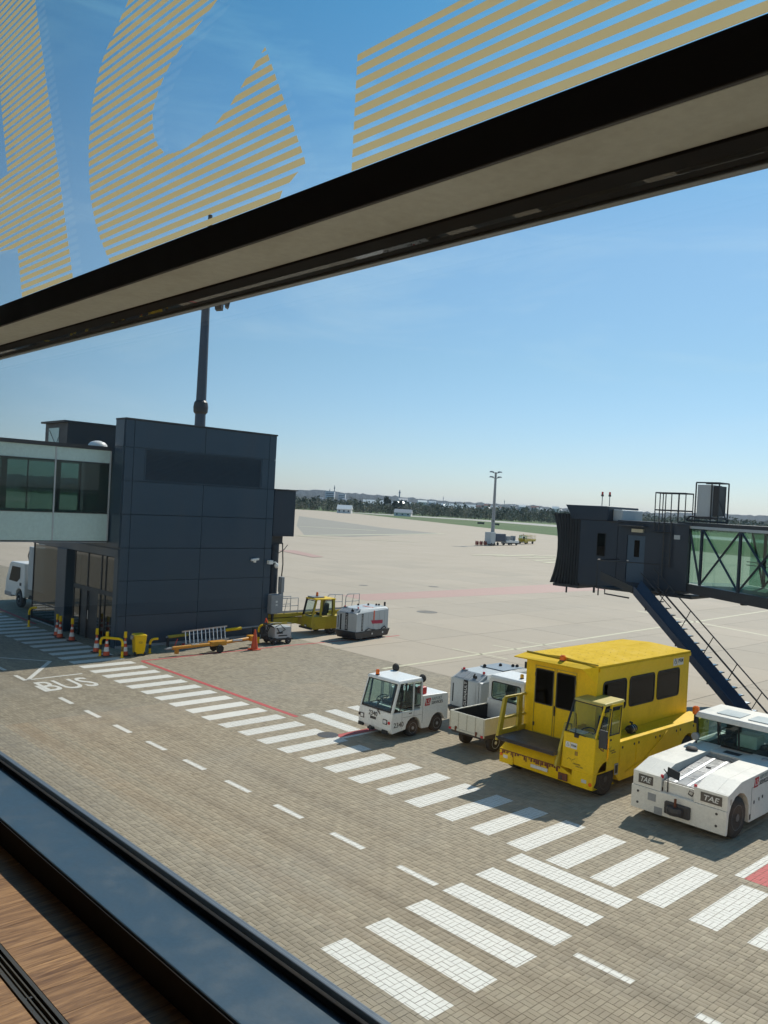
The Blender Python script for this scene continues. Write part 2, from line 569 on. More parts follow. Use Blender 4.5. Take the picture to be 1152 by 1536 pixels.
def road_paint(name, col, wear=0.35):
    m, n, l, p = new_mat(name)
    g = posv(n)
    w = nz(n, l, g, 2.2, 7, 0.7)
    c = mixc(n, l, nz(n, l, g, 14, 4), tuple(x * 0.86 for x in col), col)
    c = mixc(n, l, mrange(n, l, w, 0.55, 0.78, 0, wear), c, (0.26, 0.235, 0.19))
    c = mixc(n, l, mrange(n, l, nz(n, l, g, 45, 4, 0.7), 0.60, 0.72, 0, wear), c, (0.24, 0.215, 0.17))
    l.new(c, p.inputs['Base Color'])
    p.inputs['Roughness'].default_value = 0.7
    bump(n, l, p, nz(n, l, g, 180, 3), 0.25, 0.003)
    return m
LINEW = road_paint('road_marking_white', (0.74, 0.72, 0.66), 0.30)
LINER = road_paint('road_marking_red', (0.52, 0.075, 0.075), 0.35)
LINEP = road_paint('faded_red_marking', (0.50, 0.31, 0.255), 0.8)
LINEY = road_paint('faded_yellow_marking', (0.66, 0.62, 0.42), 0.6)

def asphalt(name, col):
    m, n, l, p = new_mat(name)
    g = posv(n)
    c = mixc(n, l, nz(n, l, g, 0.3, 6), tuple(x * 0.85 for x in col), col)
    l.new(c, p.inputs['Base Color'])
    p.inputs['Roughness'].default_value = 0.9
    return m
TARMAC = asphalt('weathered_asphalt', (0.34, 0.315, 0.265))
RUNWAY = asphalt('runway_concrete', (0.45, 0.43, 0.38))

def grass_mat():
    m, n, l, p = new_mat('mown_grass')
    g = posv(n)
    c = mixc(n, l, nz(n, l, mapping(n, l, g, (0.2, 1, 1), (0, 0, rad(-29))), 0.12, 6), (0.05, 0.095, 0.020), (0.095, 0.155, 0.035))
    c = mixc(n, l, mrange(n, l, nz(n, l, g, 0.02, 5), 0.5, 0.75, 0, 0.6), c, (0.17, 0.155, 0.075))
    l.new(c, p.inputs['Base Color'])
    p.inputs['Roughness'].default_value = 0.95
    return m
GRASS = grass_mat()

def foliage_mat(name):
    m, n, l, p = new_mat(name)
    a = n.new('ShaderNodeAttribute'); a.attribute_name = 'tone'
    r = n.new('ShaderNodeValToRGB')
    e = r.color_ramp.elements
    e[0].position, e[0].color = 0.0, (0.060, 0.075, 0.048, 1)
    e[1].position, e[1].color = 1.0, (0.42, 0.38, 0.32, 1)
    for pos, c in ((0.3, (0.13, 0.14, 0.08, 1)), (0.55, (0.25, 0.21, 0.16, 1)), (0.8, (0.20, 0.21, 0.12, 1))):
        x = e.new(pos); x.color = c
    l.new(a.outputs['Fac'], r.inputs[0])
    l.new(r.outputs[0], p.inputs['Base Color'])
    p.inputs['Roughness'].default_value = 0.95
    p.inputs['Specular IOR Level'].default_value = 0.1
    return m
FOLIAGE = foliage_mat('woodland_foliage')
def hill_mat():
    m, n, l, p = new_mat('wooded_hill')
    g = posv(n)
    c = mixc(n, l, nz(n, l, mapping(n, l, g, (1, 1, 4)), 0.012, 8, 0.7), (0.024, 0.034, 0.036), (0.058, 0.066, 0.064))
    l.new(c, p.inputs['Base Color'])
    p.inputs['Roughness'].default_value = 1.0
    bump(n, l, p, nz(n, l, g, 0.03, 6, 0.7), 0.8, 20)
    return m
HILL = hill_mat()
def wood_mat():
    m, n, l, p = new_mat('floor_wood')
    g = posv(n)
    a = n.new('ShaderNodeAttribute'); a.attribute_name = 'tone'
    off = n.new('ShaderNodeCombineXYZ')
    l.new(mth(n, l, 'MULTIPLY', a.outputs['Fac'], 30.0), off.inputs[1])
    v = n.new('ShaderNodeVectorMath'); v.operation = 'ADD'
    l.new(g, v.inputs[0]); l.new(off.outputs[0], v.inputs[1])
    gr = nz(n, l, mapping(n, l, v.outputs[0], (26, 2.2, 1)), 2.0, 8, 0.62, 1.4)
    fine = nz(n, l, mapping(n, l, v.outputs[0], (240, 9, 1)), 2.0, 3, 0.6)
    c = mixc(n, l, mrange(n, l, gr, 0.32, 0.68), (0.13, 0.062, 0.028), (0.52, 0.30, 0.14))
    c = mixc(n, l, mrange(n, l, fine, 0.5, 0.7, 0, 0.5), c, (0.10, 0.055, 0.03))
    c = mixc(n, l, mth(n, l, 'MULTIPLY', a.outputs['Fac'], 0.35), c, (0.12, 0.062, 0.032))
    l.new(c, p.inputs['Base Color'])
    p.inputs['Roughness'].default_value = 0.5
    bump(n, l, p, fine, 0.15, 0.001)
    return m
WOOD = wood_mat()
def film_mat():
    m, n, l, p = new_mat('beige_window_film')
    o = n['Material Output']
    p.inputs['Base Color'].default_value = (0.50, 0.42, 0.22, 1)
    p.inputs['Roughness'].default_value = 0.5
    t = n.new('ShaderNodeBsdfTranslucent')
    t.inputs['Color'].default_value = (0.56, 0.475, 0.27, 1)
    mx = n.new('ShaderNodeMixShader')
    mx.inputs['Fac'].default_value = 0.5
    l.new(p.outputs['BSDF'], mx.inputs[1]); l.new(t.outputs['BSDF'], mx.inputs[2])
    l.new(mx.outputs['Shader'], o.inputs['Surface'])
    return m
FILM = film_mat()

# ------------------------------------------------------------------ ground
struct('ground', MB().box(-9000, 9000, -3000, 9000, -1.0, -0.03), APRON)
# fields and strips beyond the apron: bands running along the runway
RD = Vector((0.872, -0.489, 0))          # runway direction
RN = Vector((0.489, 0.872, 0))
def field(name, pts, mat, z):
    return struct(name, MB().plate([(x, y, z - 0.004) for x, y in pts], 0.004), mat)
field('grass_strip', [(-425, 374), (-265, 284), (-150, 219), (60, 100), (500, -150), (700, 0), (300, 140), (100, 222), (-245, 357), (-339, 393)], GRASS, -0.018)
field('taxiway_grass', [(-505, 395), (-440, 372), (-330, 352), (-345, 362), (-440, 388)], GRASS, -0.0175)
field('taxiway', [(-480, 402), (-430, 384), (-339, 399), (-245, 361), (100, 226), (700, 4), (760, 60), (100, 290), (-290, 418), (-385, 440)], RUNWAY, -0.016)
field('grass_verge', [(-900, 330), (-475, 384), (-438, 386), (-436, 392), (-386, 446), (-290, 423), (100, 296), (770, 66), (6000, -2000), (6000, 8000), (-8000, 8000), (-8000, 1500)], GRASS, -0.020)
# weathered asphalt patch of the far taxiway on the left
struct('asphalt_patch', MB().plate([(x, y, -0.026) for x, y in ((-132, 104), (-128, 113), (-152, 165), (-181, 172), (-290, 225), (-180, 139))], 0.006), TARMAC)

# the paved road: bed, far field drawn by the material, near field as single blocks
NX0, NX1, NY0, NY1 = -22.0, -1.0, 5.6, 22.0
pave = struct('pavement', MB().box(NX0, NX1, NY0, NY1, -0.028, -0.009), JOINT)
far = MB()
for (a, b, c, d) in ((-95, NX0, -4, 26), (NX1, 30, -4, 26), (NX0, NX1, NY1, 26), (NX0, NX1, -4, NY0)):
    far.box(a, b, c, d, -0.028, -0.001)
far.build('far_paving', PAVE_FAR, pave)

GAP, CH = 0.0034, 0.0022
def block_verts(x0, x1, y0, y1, z):
    a = GAP
    b = GAP + CH
    return [(x0 + a, y0 + a, -0.010), (x1 - a, y0 + a, -0.010), (x1 - a, y1 - a, -0.010), (x0 + a, y1 - a, -0.010),
            (x0 + a, y0 + a, z - 0.0012), (x1 - a, y0 + a, z - 0.0012), (x1 - a, y1 - a, z - 0.0012), (x0 + a, y1 - a, z - 0.0012),
            (x0 + b, y0 + b, z), (x1 - b, y0 + b, z), (x1 - b, y1 - b, z), (x0 + b, y1 - b, z)]
BF = [(0, 1, 5, 4), (1, 2, 6, 5), (2, 3, 7, 6), (3, 0, 4, 7), (4, 5, 9, 8), (5, 6, 10, 9), (6, 7, 11, 10), (7, 4, 8, 11), (8, 9, 10, 11)]
blocks = []
for i in range(round(NX0 / 0.2), round(NX1 / 0.2)):
    for j in range(round(NY0 / 0.2), round(NY1 / 0.2)):
        x, y = i * 0.2, j * 0.2
        if (i + j) % 2 == 0:
            blocks += [(x, x + .2, y, y + .1), (x, x + .2, y + .1, y + .2)]
        else:
            blocks += [(x, x + .1, y, y + .2), (x + .1, x + .2, y, y + .2)]
def px(p):
    d = Vector(p) - Vector((0, 0, EYE))
    z = d.dot(fw)
    return (0.5 + FOC * d.dot(r2) / z, 2 / 3 - FOC * d.dot(u2) / z) if z > 0 else (9, 9)
def shown(b):
    u, v = px(((b[0] + b[1]) / 2, (b[2] + b[3]) / 2, 0))
    return 0 < u < 1 and 0.5 < v < 1.333 and 1152 * v < 1140 + 0.698 * 1152 * u
blocks.sort(key=lambda b: (0 if shown(b) else 1, (b[0] + b[1]) ** 2 + (b[2] + b[3]) ** 2))
single, rest = blocks[:300], blocks[300:]
def tone_attr(me, vals):
    a = me.attributes.new('tone', 'FLOAT', 'FACE')
    a.data.foreach_set('value', np.asarray(vals, dtype=np.float32))
proto = {}
for k in range(6):
    for turned in (0, 1):
        w, h = (0.1, 0.2) if turned else (0.2, 0.1)
        me = bpy.data.meshes.new('paver')
        me.from_pydata(block_verts(-w / 2, w / 2, -h / 2, h / 2, 0.0), [], BF)
        me.materials.append(PAVE_NEAR)
        tone_attr(me, [0.30 + 0.08 * k] * 9)
        proto[k, turned] = me
tops = []
for b in single:
    turned = 1 if b[1] - b[0] < 0.15 else 0
    o = bpy.data.objects.new('paver', proto[random.randrange(6), turned])
    dz = random.uniform(-0.0012, 0.0012)
    o.location = ((b[0] + b[1]) / 2, (b[2] + b[3]) / 2, dz)
    o.rotation_euler = (0, 0, random.uniform(-0.008, 0.008))
    COL.objects.link(o)
    o.parent = pave
    tops.append((b, dz))
nb = len(rest)
R_ = np.array(rest)
dz = rng.uniform(-0.0012, 0.0012, nb)
base = np.array(block_verts(0, 1, 0, 1, 0.0))
V = np.empty((nb, 12, 3))
a, c = GAP, GAP + CH
for k, (sx, sy, off, zz) in enumerate([(0, 0, a, 0), (1, 0, a, 0), (1, 1, a, 0), (0, 1, a, 0), (0, 0, a, 1), (1, 0, a, 1), (1, 1, a, 1), (0, 1, a, 1), (0, 0, c, 2), (1, 0, c, 2), (1, 1, c, 2), (0, 1, c, 2)]):
    V[:, k, 0] = np.where(sx, R_[:, 1] - off, R_[:, 0] + off)
    V[:, k, 1] = np.where(sy, R_[:, 3] - off, R_[:, 2] + off)
    V[:, k, 2] = -0.010 if zz == 0 else (dz - 0.0012 if zz == 1 else dz)
F = (np.array(BF)[None] + (np.arange(nb) * 12)[:, None, None]).reshape(-1, 4)
me = bpy.data.meshes.new('paver_field')
me.vertices.add(nb * 12)
me.vertices.foreach_set('co', V.ravel())
me.loops.add(F.size)
me.loops.foreach_set('vertex_index', F.ravel().astype(np.int32))
me.polygons.add(len(F))
me.polygons.foreach_set('loop_start', np.arange(0, F.size, 4, dtype=np.int32))
me.polygons.foreach_set('loop_total', np.full(len(F), 4, dtype=np.int32))
me.update(calc_edges=True)
me.materials.append(PAVE_NEAR)
tone_attr(me, np.repeat(np.clip(rng.normal(0.5, 0.18, nb), 0, 1), 9))
o = bpy.data.objects.new('paver_field', me)
COL.objects.link(o)
o.parent = pave
o['kind'] = 'stuff'
for b, z in zip(rest, dz): tops.append((b, z))

# buckets of block tops for the paint that lies on them
bucket = {}
for b, z in tops:
    bucket.setdefault((math.floor(b[0]), math.floor(b[2])), []).append((b, z))
def clip(poly, b):
    for ax, lim, sgn in ((0, b[0], 1), (0, b[1], -1), (1, b[2], 1), (1, b[3], -1)):
        out = []
        for i in range(len(poly)):
            p, q = poly[i], poly[(i + 1) % len(poly)]
            dp, dq = sgn * (p[ax] - lim), sgn * (q[ax] - lim)
            if dp >= 0: out.append(p)
            if (dp < 0) != (dq < 0):
                t = dp / (dp - dq)
                out.append((p[0] + (q[0] - p[0]) * t, p[1] + (q[1] - p[1]) * t))
        poly = out
        if len(poly) < 3: return None
    return poly
def marking(name, polys, mat, wob=0.006):
    """paint on the ground; on the single blocks it is cut at every joint"""
    mb = MB()
    for poly in polys:
        poly = [(x + random.uniform(-wob, wob), y + random.uniform(-wob, wob)) for x, y in poly]
        xs, ys = [p[0] for p in poly], [p[1] for p in poly]
        if max(xs) > NX0 and min(xs) < NX1 and max(ys) > NY0 and min(ys) < NY1:
            for i in range(math.floor(min(xs)) - 1, math.floor(max(xs)) + 1):
                for j in range(math.floor(min(ys)) - 1, math.floor(max(ys)) + 1):
                    for b, z in bucket.get((i, j), ()):
                        e = GAP + 0.0004
                        q = clip(poly, (b[0] + e, b[1] - e, b[2] + e, b[3] - e))
                        if q: mb.add([(x, y, z + 0.0012) for x, y in q], [tuple(range(len(q)))])
            for rb in ((-99, NX0, -9, 99), (NX1, 99, -9, 99), (NX0, NX1, NY1, 99)):
                q = clip(poly, rb)
                if q: mb.add([(x, y, 0.003) for x, y in q], [tuple(range(len(q)))])
        else:
            mb.add([(x, y, 0.003) for x, y in poly], [tuple(range(len(poly)))])
    me = bpy.data.meshes.new(name)
    me.from_pydata(mb.v, [], mb.f)
    me.materials.append(mat)
    o = bpy.data.objects.new(name, me)
    COL.objects.link(o)
    o['kind'] = 'structure'
    return o
def R4(x0, x1, y0, y1): return [(x0, y0), (x1, y0), (x1, y1), (x0, y1)]
def seg(p, q, w):
    d = (Vector(q) - Vector(p)).normalized()
    s = Vector((-d.y, d.x)) * (w / 2)
    p, q = Vector(p), Vector(q)
    return [tuple(p - s), tuple(q - s), tuple(q + s), tuple(p + s)]
for k in range(-3, 44):
    x = -6.63 - 1.004 * k
    marking('crosswalk_stripe', [R4(x, x + 0.52, 14.12 + 0.02 * (k % 3), 16.33)], LINEW)
for k in range(6):
    y = 8.47 + 1.0 * k
    marking('crosswalk_stripe', [R4(-9.83 - 0.06 * k, -7.52 - 0.02 * k, y, y + 0.53)], LINEW)
for k in range(4):
    y = 16.95 + 0.98 * k
    marking('crosswalk_stripe', [R4(-21.2, -18.86, y, y + 0.5)], LINEW)
for k in range(-2, 16):
    x = -6.72 - 2.0 * k
    if k == 1: continue
    marking('lane_dash', [R4(x - 0.5, x + 0.5, 11.47, 11.62)], LINEW)
marking('edge_line', [R4(-10.2, 3, 7.78, 7.90)], LINEW)
marking('stand_line', [seg((-31.45, 16.72), (-21.1, 16.70), 0.17), seg((-31.55, 16.7), (-31.75, 24.0), 0.14), seg((-31.75, 24.0), (-31.55, 31.6), 0.14)], LINER)
marking('stand_line', [R4(-18.84, -18.55, 16.35, 18.4)], LINER)
marking('stand_line', [R4(-18.53, -18.40, 16.3, 18.4)], LINEW)
marking('stand_line', [R4(-6.72, -6.35, 16.62, 24.0), R4(-6.35, 2.0, 16.62, 16.85)], LINER)
marking('stand_line', [R4(-6.92, -6.74, 16.62, 24.0)], LINEW)
marking('stand_line', [seg((-60, 17.4), (-42.5, 16.6), 0.18)], LINER)
marking('bus_box', [seg((-36.5, 10.6), (-33.15, 13.6), 0.10), seg((-33.15, 13.6), (-30.27, 11.65), 0.16), seg((-30.27, 11.65), (-30.37, 13.7), 0.12)], LINEW)
# slabs of the apron, one by one where they can be told apart
apron = struct('apron', MB().box(-75, 30, 26.0, 76, -0.0285, -0.016), JOINT)
slabs = {}
for k in range(5):
    me = bpy.data.meshes.new('slab')
    g_ = 0.012
    v = [(g_, g_, -0.015), (5 - g_, g_, -0.015), (5 - g_, 5 - g_, -0.015), (g_, 5 - g_, -0.015), (g_, g_, -0.004), (5 - g_, g_, -0.004), (5 - g_, 5 - g_, -0.004), (g_, 5 - g_, -0.004),
         (g_ * 2, g_ * 2, 0), (5 - g_ * 2, g_ * 2, 0), (5 - g_ * 2, 5 - g_ * 2, 0), (g_ * 2, 5 - g_ * 2, 0)]
    me.from_pydata(v, [], BF)
    me.materials.append(SLAB)
    tone_attr(me, [k / 4] * 9)
    slabs[k] = me
for i in range(-15, 6):
    for j in range(10):
        if i * 5 > 5 - 0: continue
        o = bpy.data.objects.new('slab', slabs[random.choice((0, 0, 1, 2, 2, 3, 4))])
        o.location = (i * 5, 26 + j * 5, random.uniform(-0.002, 0.001))
        COL.objects.link(o)
        o.parent = apron
marking('stand_line', [seg((-25.45, 24.6), (-26.0, 40), 0.17), seg((-26.0, 40), (-27.6, 75), 0.17)], LINEY)
for y, a in ((31.2, 1.6), (34.0, 1.3), (36.6, 1.5)):
    marking('stand_tick', [seg((-25.8 - a, y), (-25.8 + a, y + 0.3), 0.12)], LINEY)
marking('stand_box', [seg((-24.3, 32.6), (-22.9, 32.7), .1), seg((-24.3, 32.6), (-24.2, 34.4), .1), seg((-22.9, 32.7), (-22.8, 34.4), .1)], LINEY)
marking('hatched_band', [[(-47.3, 40.9), (-44.0, 40.6), (-43.2, 55), (-42.0, 75), (-48.2, 75), (-47.2, 55)]], LINEP)
marking('hatched_band', [[(-92, 68), (-80.3, 64.8), (-81, 67), (-92, 71)]], LINEP)
marking('service_marking', [seg((-32, 57), (-16, 52), .25)], LINEY)
for (x, y, dx, w) in ((-82, 97, 9, .9), (-80, 100, 12, 1.1), (-76, 101, 10, .8), (-72, 99, 9, .9), (-79, 108, 8, .9), (-75, 107, 12, .8), (-69, 97, 8, 1.0), (-66, 96, 9, .8), (-70, 105, 7, .7)):
    marking('stand_number', [seg((x, y), (x - dx * 0.12, y + dx), w)], LINEY, 0.25)
for (p, q, w) in (((-130, 101), (-150, 165), 1.4), ((-176, 137), (-160, 150), 1.8), ((-120, 106), (-112, 116), .8), ((-128, 99), (-121, 105), .9)):
    marking('stand_line', [seg(p, q, w)], LINEY, 0.2)
# the word on the road
t_ = text('BUS', LINEW, None, (-29.0, 12.55, 0.0025), (0, 1, 0), (-1, 0, 0), 1.55, 'bus_lettering', 1.85, 0.001, bold=0.01)
t_['kind'] = 'structure'
# drain covers and patches
for x, y, r in ((-49.7, 53.7, .45), (-37.85, 40.4, .7), (-52.4, 47.9, .4)):
    tag(MB().cyl((x, y, -0.01), (x, y, 0.004), r, 20).build('drain_cover', paint('drain_iron', (.17, .155, .13), .7)), 'round dark drain cover flush in the apron concrete', 'drain cover', 'drain covers in the apron')
m_ = MB().cyl((-18.95, 16.2, -0.01), (-18.95, 16.2, 0.004), .32, 20)
tag(m_.build('drain_cover', DARK), 'dark round drain cover in the crossing beside the small white tractor', 'drain cover')

# ------------------------------------------------------------------ the room behind the window
FZ = 5.653                      # floor level of the gate lounge
SZ = 5.74                      # sill top
YI, YG = 1.115, 1.33           # inner edge of the frame, glass
PLASTER = paint('wall_plaster', (0.42, 0.41, 0.39), 0.8, amount=0.1)
CEIL = paint('ceiling_panel', (0.30, 0.30, 0.30), 0.8, amount=0.1)
FRAME = paint('dark_frame_paint', (0.018, 0.018, 0.020), 0.5, dirt=(0.05, 0.05, 0.05), amount=0.3)
SOFFIT = paint('grey_frame_paint', (0.60, 0.67, 0.64), 0.6, dirt=(0.45, 0.48, 0.45), amount=0.5, scale=5)
SILLM = paint('blue_grey_sill', (0.040, 0.078, 0.118), 0.42, dirt=(0.19, 0.21, 0.22), amount=0.18, scale=9, bmp=0.05)
GASKET = paint('window_gasket', (0.012, 0.012, 0.013), 0.85, spec=0.2)
PROFILE = paint('outer_profile', (0.16, 0.18, 0.20), 0.35, 0.3, amount=0.3, scale=8)
floor = struct('floor', MB().box(-9, 8, -6, YI - .004, FZ - 0.25, FZ - 0.012), FRAME)
GY0, GY1 = 0.826, 0.878        # slot of the floor grille
tones = {}
for k in range(40):
    x0 = -4.6 + k * 0.125
    for y0, y1 in ((-1.2, GY0 - 0.004), (GY1 + 0.004, YI - 0.006)):
        mb = MB().box(x0 + 0.0006, x0 + 0.1244, y0, y1, FZ - 0.011, FZ)
        o = mb.build('plank', WOOD, floor)
        o.data.attributes.new('tone', 'FLOAT', 'FACE').data.foreach_set('value', np.full(6, random.random(), np.float32))
gr = thing('floor_grille', 'black slot grille let into the wooden floor by the window', 'grille', (0, 0, FZ))
MB().box(-4.6, 0.4, GY0, GY0 + 0.010, -0.011, 0.003).box(-4.6, 0.4, GY1 - 0.010, GY1, -0.011, 0.003).build('rim', paint('grille_rim', (0.10, 0.09, 0.075), 0.4, 0.5), gr)
MB().box(-4.6, 0.4, GY0 + 0.012, GY1 - 0.012, -0.0115, -0.0108).build('slot', GASKET, gr)
for y in (0.844, 0.858):
    MB().box(-4.6, 0.4, y, y + 0.004, -0.0105, -0.001).build('slat', paint('slat', (0.13, 0.11, 0.08), 0.4, 0.6), gr)
for k in range(9):
    MB().box(-4.3 + k * .55, -4.292 + k * .55, GY0 + 0.012, GY1 - 0.012, -0.0104, -0.003).build('spacer', DARK, gr)
struct('ceiling', MB().box(-9, 8, -6, 1.5, 9.9, 10.1), CEIL)
struct('wall_back', MB().box(-9, 8, -6.2, -6, FZ - .25, 9.9), PLASTER)
struct('wall_left', MB().box(-9.2, -9, -6, 1.5, 0, 10.1), PLASTER)
struct('wall_right', MB().box(8, 8.2, -6, 1.5, 0, 10.1), PLASTER)
struct('wall_below_window', MB().box(-9, 8, YI + .05, YG - 0.05, 0, SZ - 0.13), CLAD)
FACADE_BOUNCE = paint('bounce_facade', (0.76, 0.72, 0.64), 0.6, amount=0.15, scale=0.6)  # unseen terminal front, added and kept pale to bounce sunlight onto the vehicle fronts
tf = thing('terminal_bounce_front', 'unseen terminal facade round the lounge window, added in a pale tone to bounce sunlight onto the vehicles', 'building', (0, 1.2, 0))
for i in range(-6, 8):
    for z0, z1 in ((0.05, 2.6), (2.62, 5.38), (9.95, 12.6)) if -2 <= i <= 1 else ((0.05, 2.6), (2.62, 5.38), (5.4, 9.93), (9.95, 12.6)):
        MB().box(i * 5 + .012, i * 5 + 4.988, .10, .20, z0, z1).build('bounce_panel', FACADE_BOUNCE, tf)
MB().box(-30, -9.25, -1.0, .09, 0, 12.6).box(8.25, 40, -1.0, .09, 0, 12.6).box(-9.25, 8.25, -1.0, .09, 10.15, 12.6).build('core', DARK, tf)
win = thing('terminal_window', 'dark framed terminal window with beige striped lettering on its upper pane', 'window', (0, 0, SZ))
def Wz(mb, *b): return mb.box(b[0], b[1], b[2], b[3], b[4] - SZ, b[5] - SZ)
X0, X1 = -9.0, 8.0
Wz(MB(), X0, X1, YI, YG + 0.005, SZ - 0.085, SZ).build('sill', SILLM, win, 0.004)
Wz(MB(), X0, X1, YI - 0.006, YI - 0.0005, FZ + .001, SZ - 0.006).build('sill_face', GASKET, win)
Wz(MB(), X0, X1, YG - 0.018, YG - 0.004, SZ, SZ + 0.020).build('gasket', GASKET, win, 0.003)
Wz(Wz(MB(), X0, X1, YG + 0.024, YG + 0.036, SZ - .10, SZ + 0.012), X0, X1, YG + 0.040, YG + 0.055, SZ - .1, SZ + 0.004).build('outer_bead', PROFILE, win, 0.003)
BZ0, BZ1 = EYE + 0.600, EYE + 0.679
Wz(MB(), X0, X1, YI, YI + 0.012, BZ0, BZ1).build('transom', FRAME, win, 0.003)
Wz(MB(), X0, X1, YI + 0.0125, YG - 0.055, BZ0 + 0.001, BZ1 - 0.002).build('transom_underside', SOFFIT, win)
Wz(MB(), X0, X1, YG - 0.054, YG + 0.05, BZ0 - 0.004, BZ1 - 0.004).build('glazing_bead', GASKET, win, 0.003)
Wz(MB(), X0, X1, YG + 0.052, YG + 0.075, BZ0 - 0.010, BZ1 - 0.01).build('outer_bead', PROFILE, win, 0.003)
Wz(MB(), X0, X1, YI, YG + .07, 9.7, 9.9).build('head', FRAME, win)
lo_pane = Wz(MB(), X0, X1, YG, YG + 0.02, SZ + .001, BZ0 - .005).build('glass_pane', PANEGLASS, win)
up_pane = Wz(MB(), X0, X1, YG, YG + 0.02, BZ1 - .003, 9.7).build('glass_pane', PANEGLASS, win)
# striped letters: outlines on the glass plane (photo pixels of the upper pane turned into metres on it)
def on_glass(x, y):
    d = r2 * ((x - 576) / 1257.5) + u2 * ((768 - y) / 1257.5) + fw
    t = (YG - 0.0015) / d.y
    return d.x * t, EYE + d.z * t
h2 = lambda L: [on_glass(x / 2, y / 2) for x, y in L]
L_A = h2([(-150, -300), (62, -300), (105, 0), (160, 400), (218, 830), (226, 900), (67, 905), (52, 742), (0, 755), (-150, 792), (-150, 560), (0, 530), (22, 515), (0, 280), (-60, -60)])
L_C = h2([(480, -120), (385, 0), (350, 80), (318, 150), (300, 200), (284, 270), (272, 340), (265, 450), (267, 530), (272, 600), (284, 660), (298, 710), (330, 790), (380, 830), (700, 760), (835, 605), (848, 570), (893, 518), (918, 487), (795, 140),
          (735, 240), (690, 315), (648, 370), (600, 415), (550, 448), (510, 462), (488, 455), (470, 430), (460, 400), (457, 365), (458, 330), (475, 270), (505, 200), (550, 130), (600, 70), (650, 0), (760, -120)])
L_T = [(-1.575, 6.94 + 1.094), (-1.575, 6.94 + 0.62), (0.2, 6.94 + 0.62), (0.2, 6.94 + 1.094)]
def spans(poly, z):
    xs = []
    for i in range(len(poly)):
        (xa, za), (xb, zb) = poly[i], poly[(i + 1) % len(poly)]
        if (za <= z) != (zb <= z):
            xs.append(xa + (xb - xa) * (z - za) / (zb - za))
    xs.sort()
    return list(zip(xs[::2], xs[1::2]))
per, duty = 0.0334, 0.60
z = EYE + 0.70
z = EYE + 1.0965 - per * 12
while z < EYE + 2.75:
    za, zb = z - per * duty, z
    for poly in (L_A, L_C, L_T):
        A_, B_ = spans(poly, za + 0.001), spans(poly, zb - 0.001)
        if len(A_) != len(B_):      # the outline turns inside this stripe: cut it in thin slices
            sl_ = MB()
            for q in range(6):
                z0_, z1_ = za + (zb - za) * q / 6, za + (zb - za) * (q + 1) / 6
                for a0, a1 in spans(poly, (z0_ + z1_) / 2):
                    sl_.add([(a0, YG - 0.001, z0_ - SZ), (a1, YG - 0.001, z0_ - SZ), (a1, YG - 0.001, z1_ - SZ), (a0, YG - 0.001, z1_ - SZ)], [(0, 1, 2, 3)])
            if sl_.v and zb > BZ1 - .01: sl_.build('stripe', FILM, up_pane)
            continue
        for (a0, a1), (b0, b1) in zip(A_, B_):
            if a1 - a0 < 0.006 or zb < BZ1 - .01: continue
            MB().add([(a0, YG - 0.001, za - SZ), (a1, YG - 0.001, za - SZ), (b1, YG - 0.001, zb - SZ), (b0, YG - 0.001, zb - SZ)], [(0, 1, 2, 3)]).build('stripe', FILM, up_pane)
    z += per

# ------------------------------------------------------------------ stair tower of the boarding pier
tw = thing('pier_stair_tower', 'dark blue-black panel clad stair tower with a long louvre near its top', 'building', (-34.5, 17, 0))
class L:      # builder with an origin, so that parts can be given in world metres
    def __init__(s, o): s.o = Vector(o); s.mb = MB()
    def box(s, x0, x1, y0, y1, z0, z1):
        o = s.o; s.mb.box(x0 - o.x, x1 - o.x, y0 - o.y, y1 - o.y, z0 - o.z, z1 - o.z); return s
    def cyl(s, a, b, r, n=12, r1=None): s.mb.cyl(Vector(a) - s.o, Vector(b) - s.o, r, n, r1); return s
    def tube(s, p, r, n=6): s.mb.tube([Vector(q) - s.o for q in p], r, n); return s
    def plate(s, p, t): s.mb.plate([Vector(q) - s.o for q in p], t); return s
    def hexa(s, p): s.mb.hexa([Vector(q) - s.o for q in p]); return s
    def wall(s, ax, a0, a1, u0, u1, w0, w1, holes):
        o = s.o; k = 0 if ax == 'x' else 1; u = 1 - k
        s.mb.wall(ax, a0 - o[k], a1 - o[k], u0 - o[u], u1 - o[u], w0 - o.z, w1 - o.z, [(h[0] - o[u], h[1] - o[u], h[2] - o.z, h[3] - o.z) for h in holes]); return s
    def build(s, *a, **k): return s.mb.build(*a, **k)
TO = (-34.5, 17, 0)
L(TO).box(-41.0, -34.58, 17.9, 25.1, 0, 8.6).box(-35.4, -34.58, 17.04, 25.1, 4.3, 10.08).box(-39.3, -34.58, 17.05, 17.9, 4.35, 8.6).build('core', CLAD, tw)
L(TO).box(-35.45, -34.46, 16.97, 25.16, 10.09, 10.16).build('coping', DARK, tw)
rows = [0.12, 1.42, 2.97, 4.43, 5.92, 7.40, 8.88, 10.09]
cols = [17.0, 17.42, 21.02, 24.70, 25.13]
g = 0.012
for i in range(7):
    for j in range(4):
        if i == 5:
            continue
        L(TO).box(-34.575, -34.5, cols[j] + g, cols[j + 1] - g, rows[i] + g, rows[i + 1] - g).build('panel', CLAD, tw)
for a, b in ((17.0, 17.42), (17.42, 17.97), (24.30, 24.70), (24.70, 25.13)):
    L(TO).box(-34.575, -34.5, a + g, b - g, 7.40 + g, 8.88 - g).build('panel', CLAD, tw)
for i in range(3, 7):
    L(TO).box(-35.4, -34.585, 16.965, 17.038, rows[i] + g, rows[i + 1] - g).build('panel', CLAD, tw)
    L(TO).box(-35.4, -34.585, 25.101, 25.15, rows[i] + g, rows[i + 1] - g).build('panel', CLAD, tw)
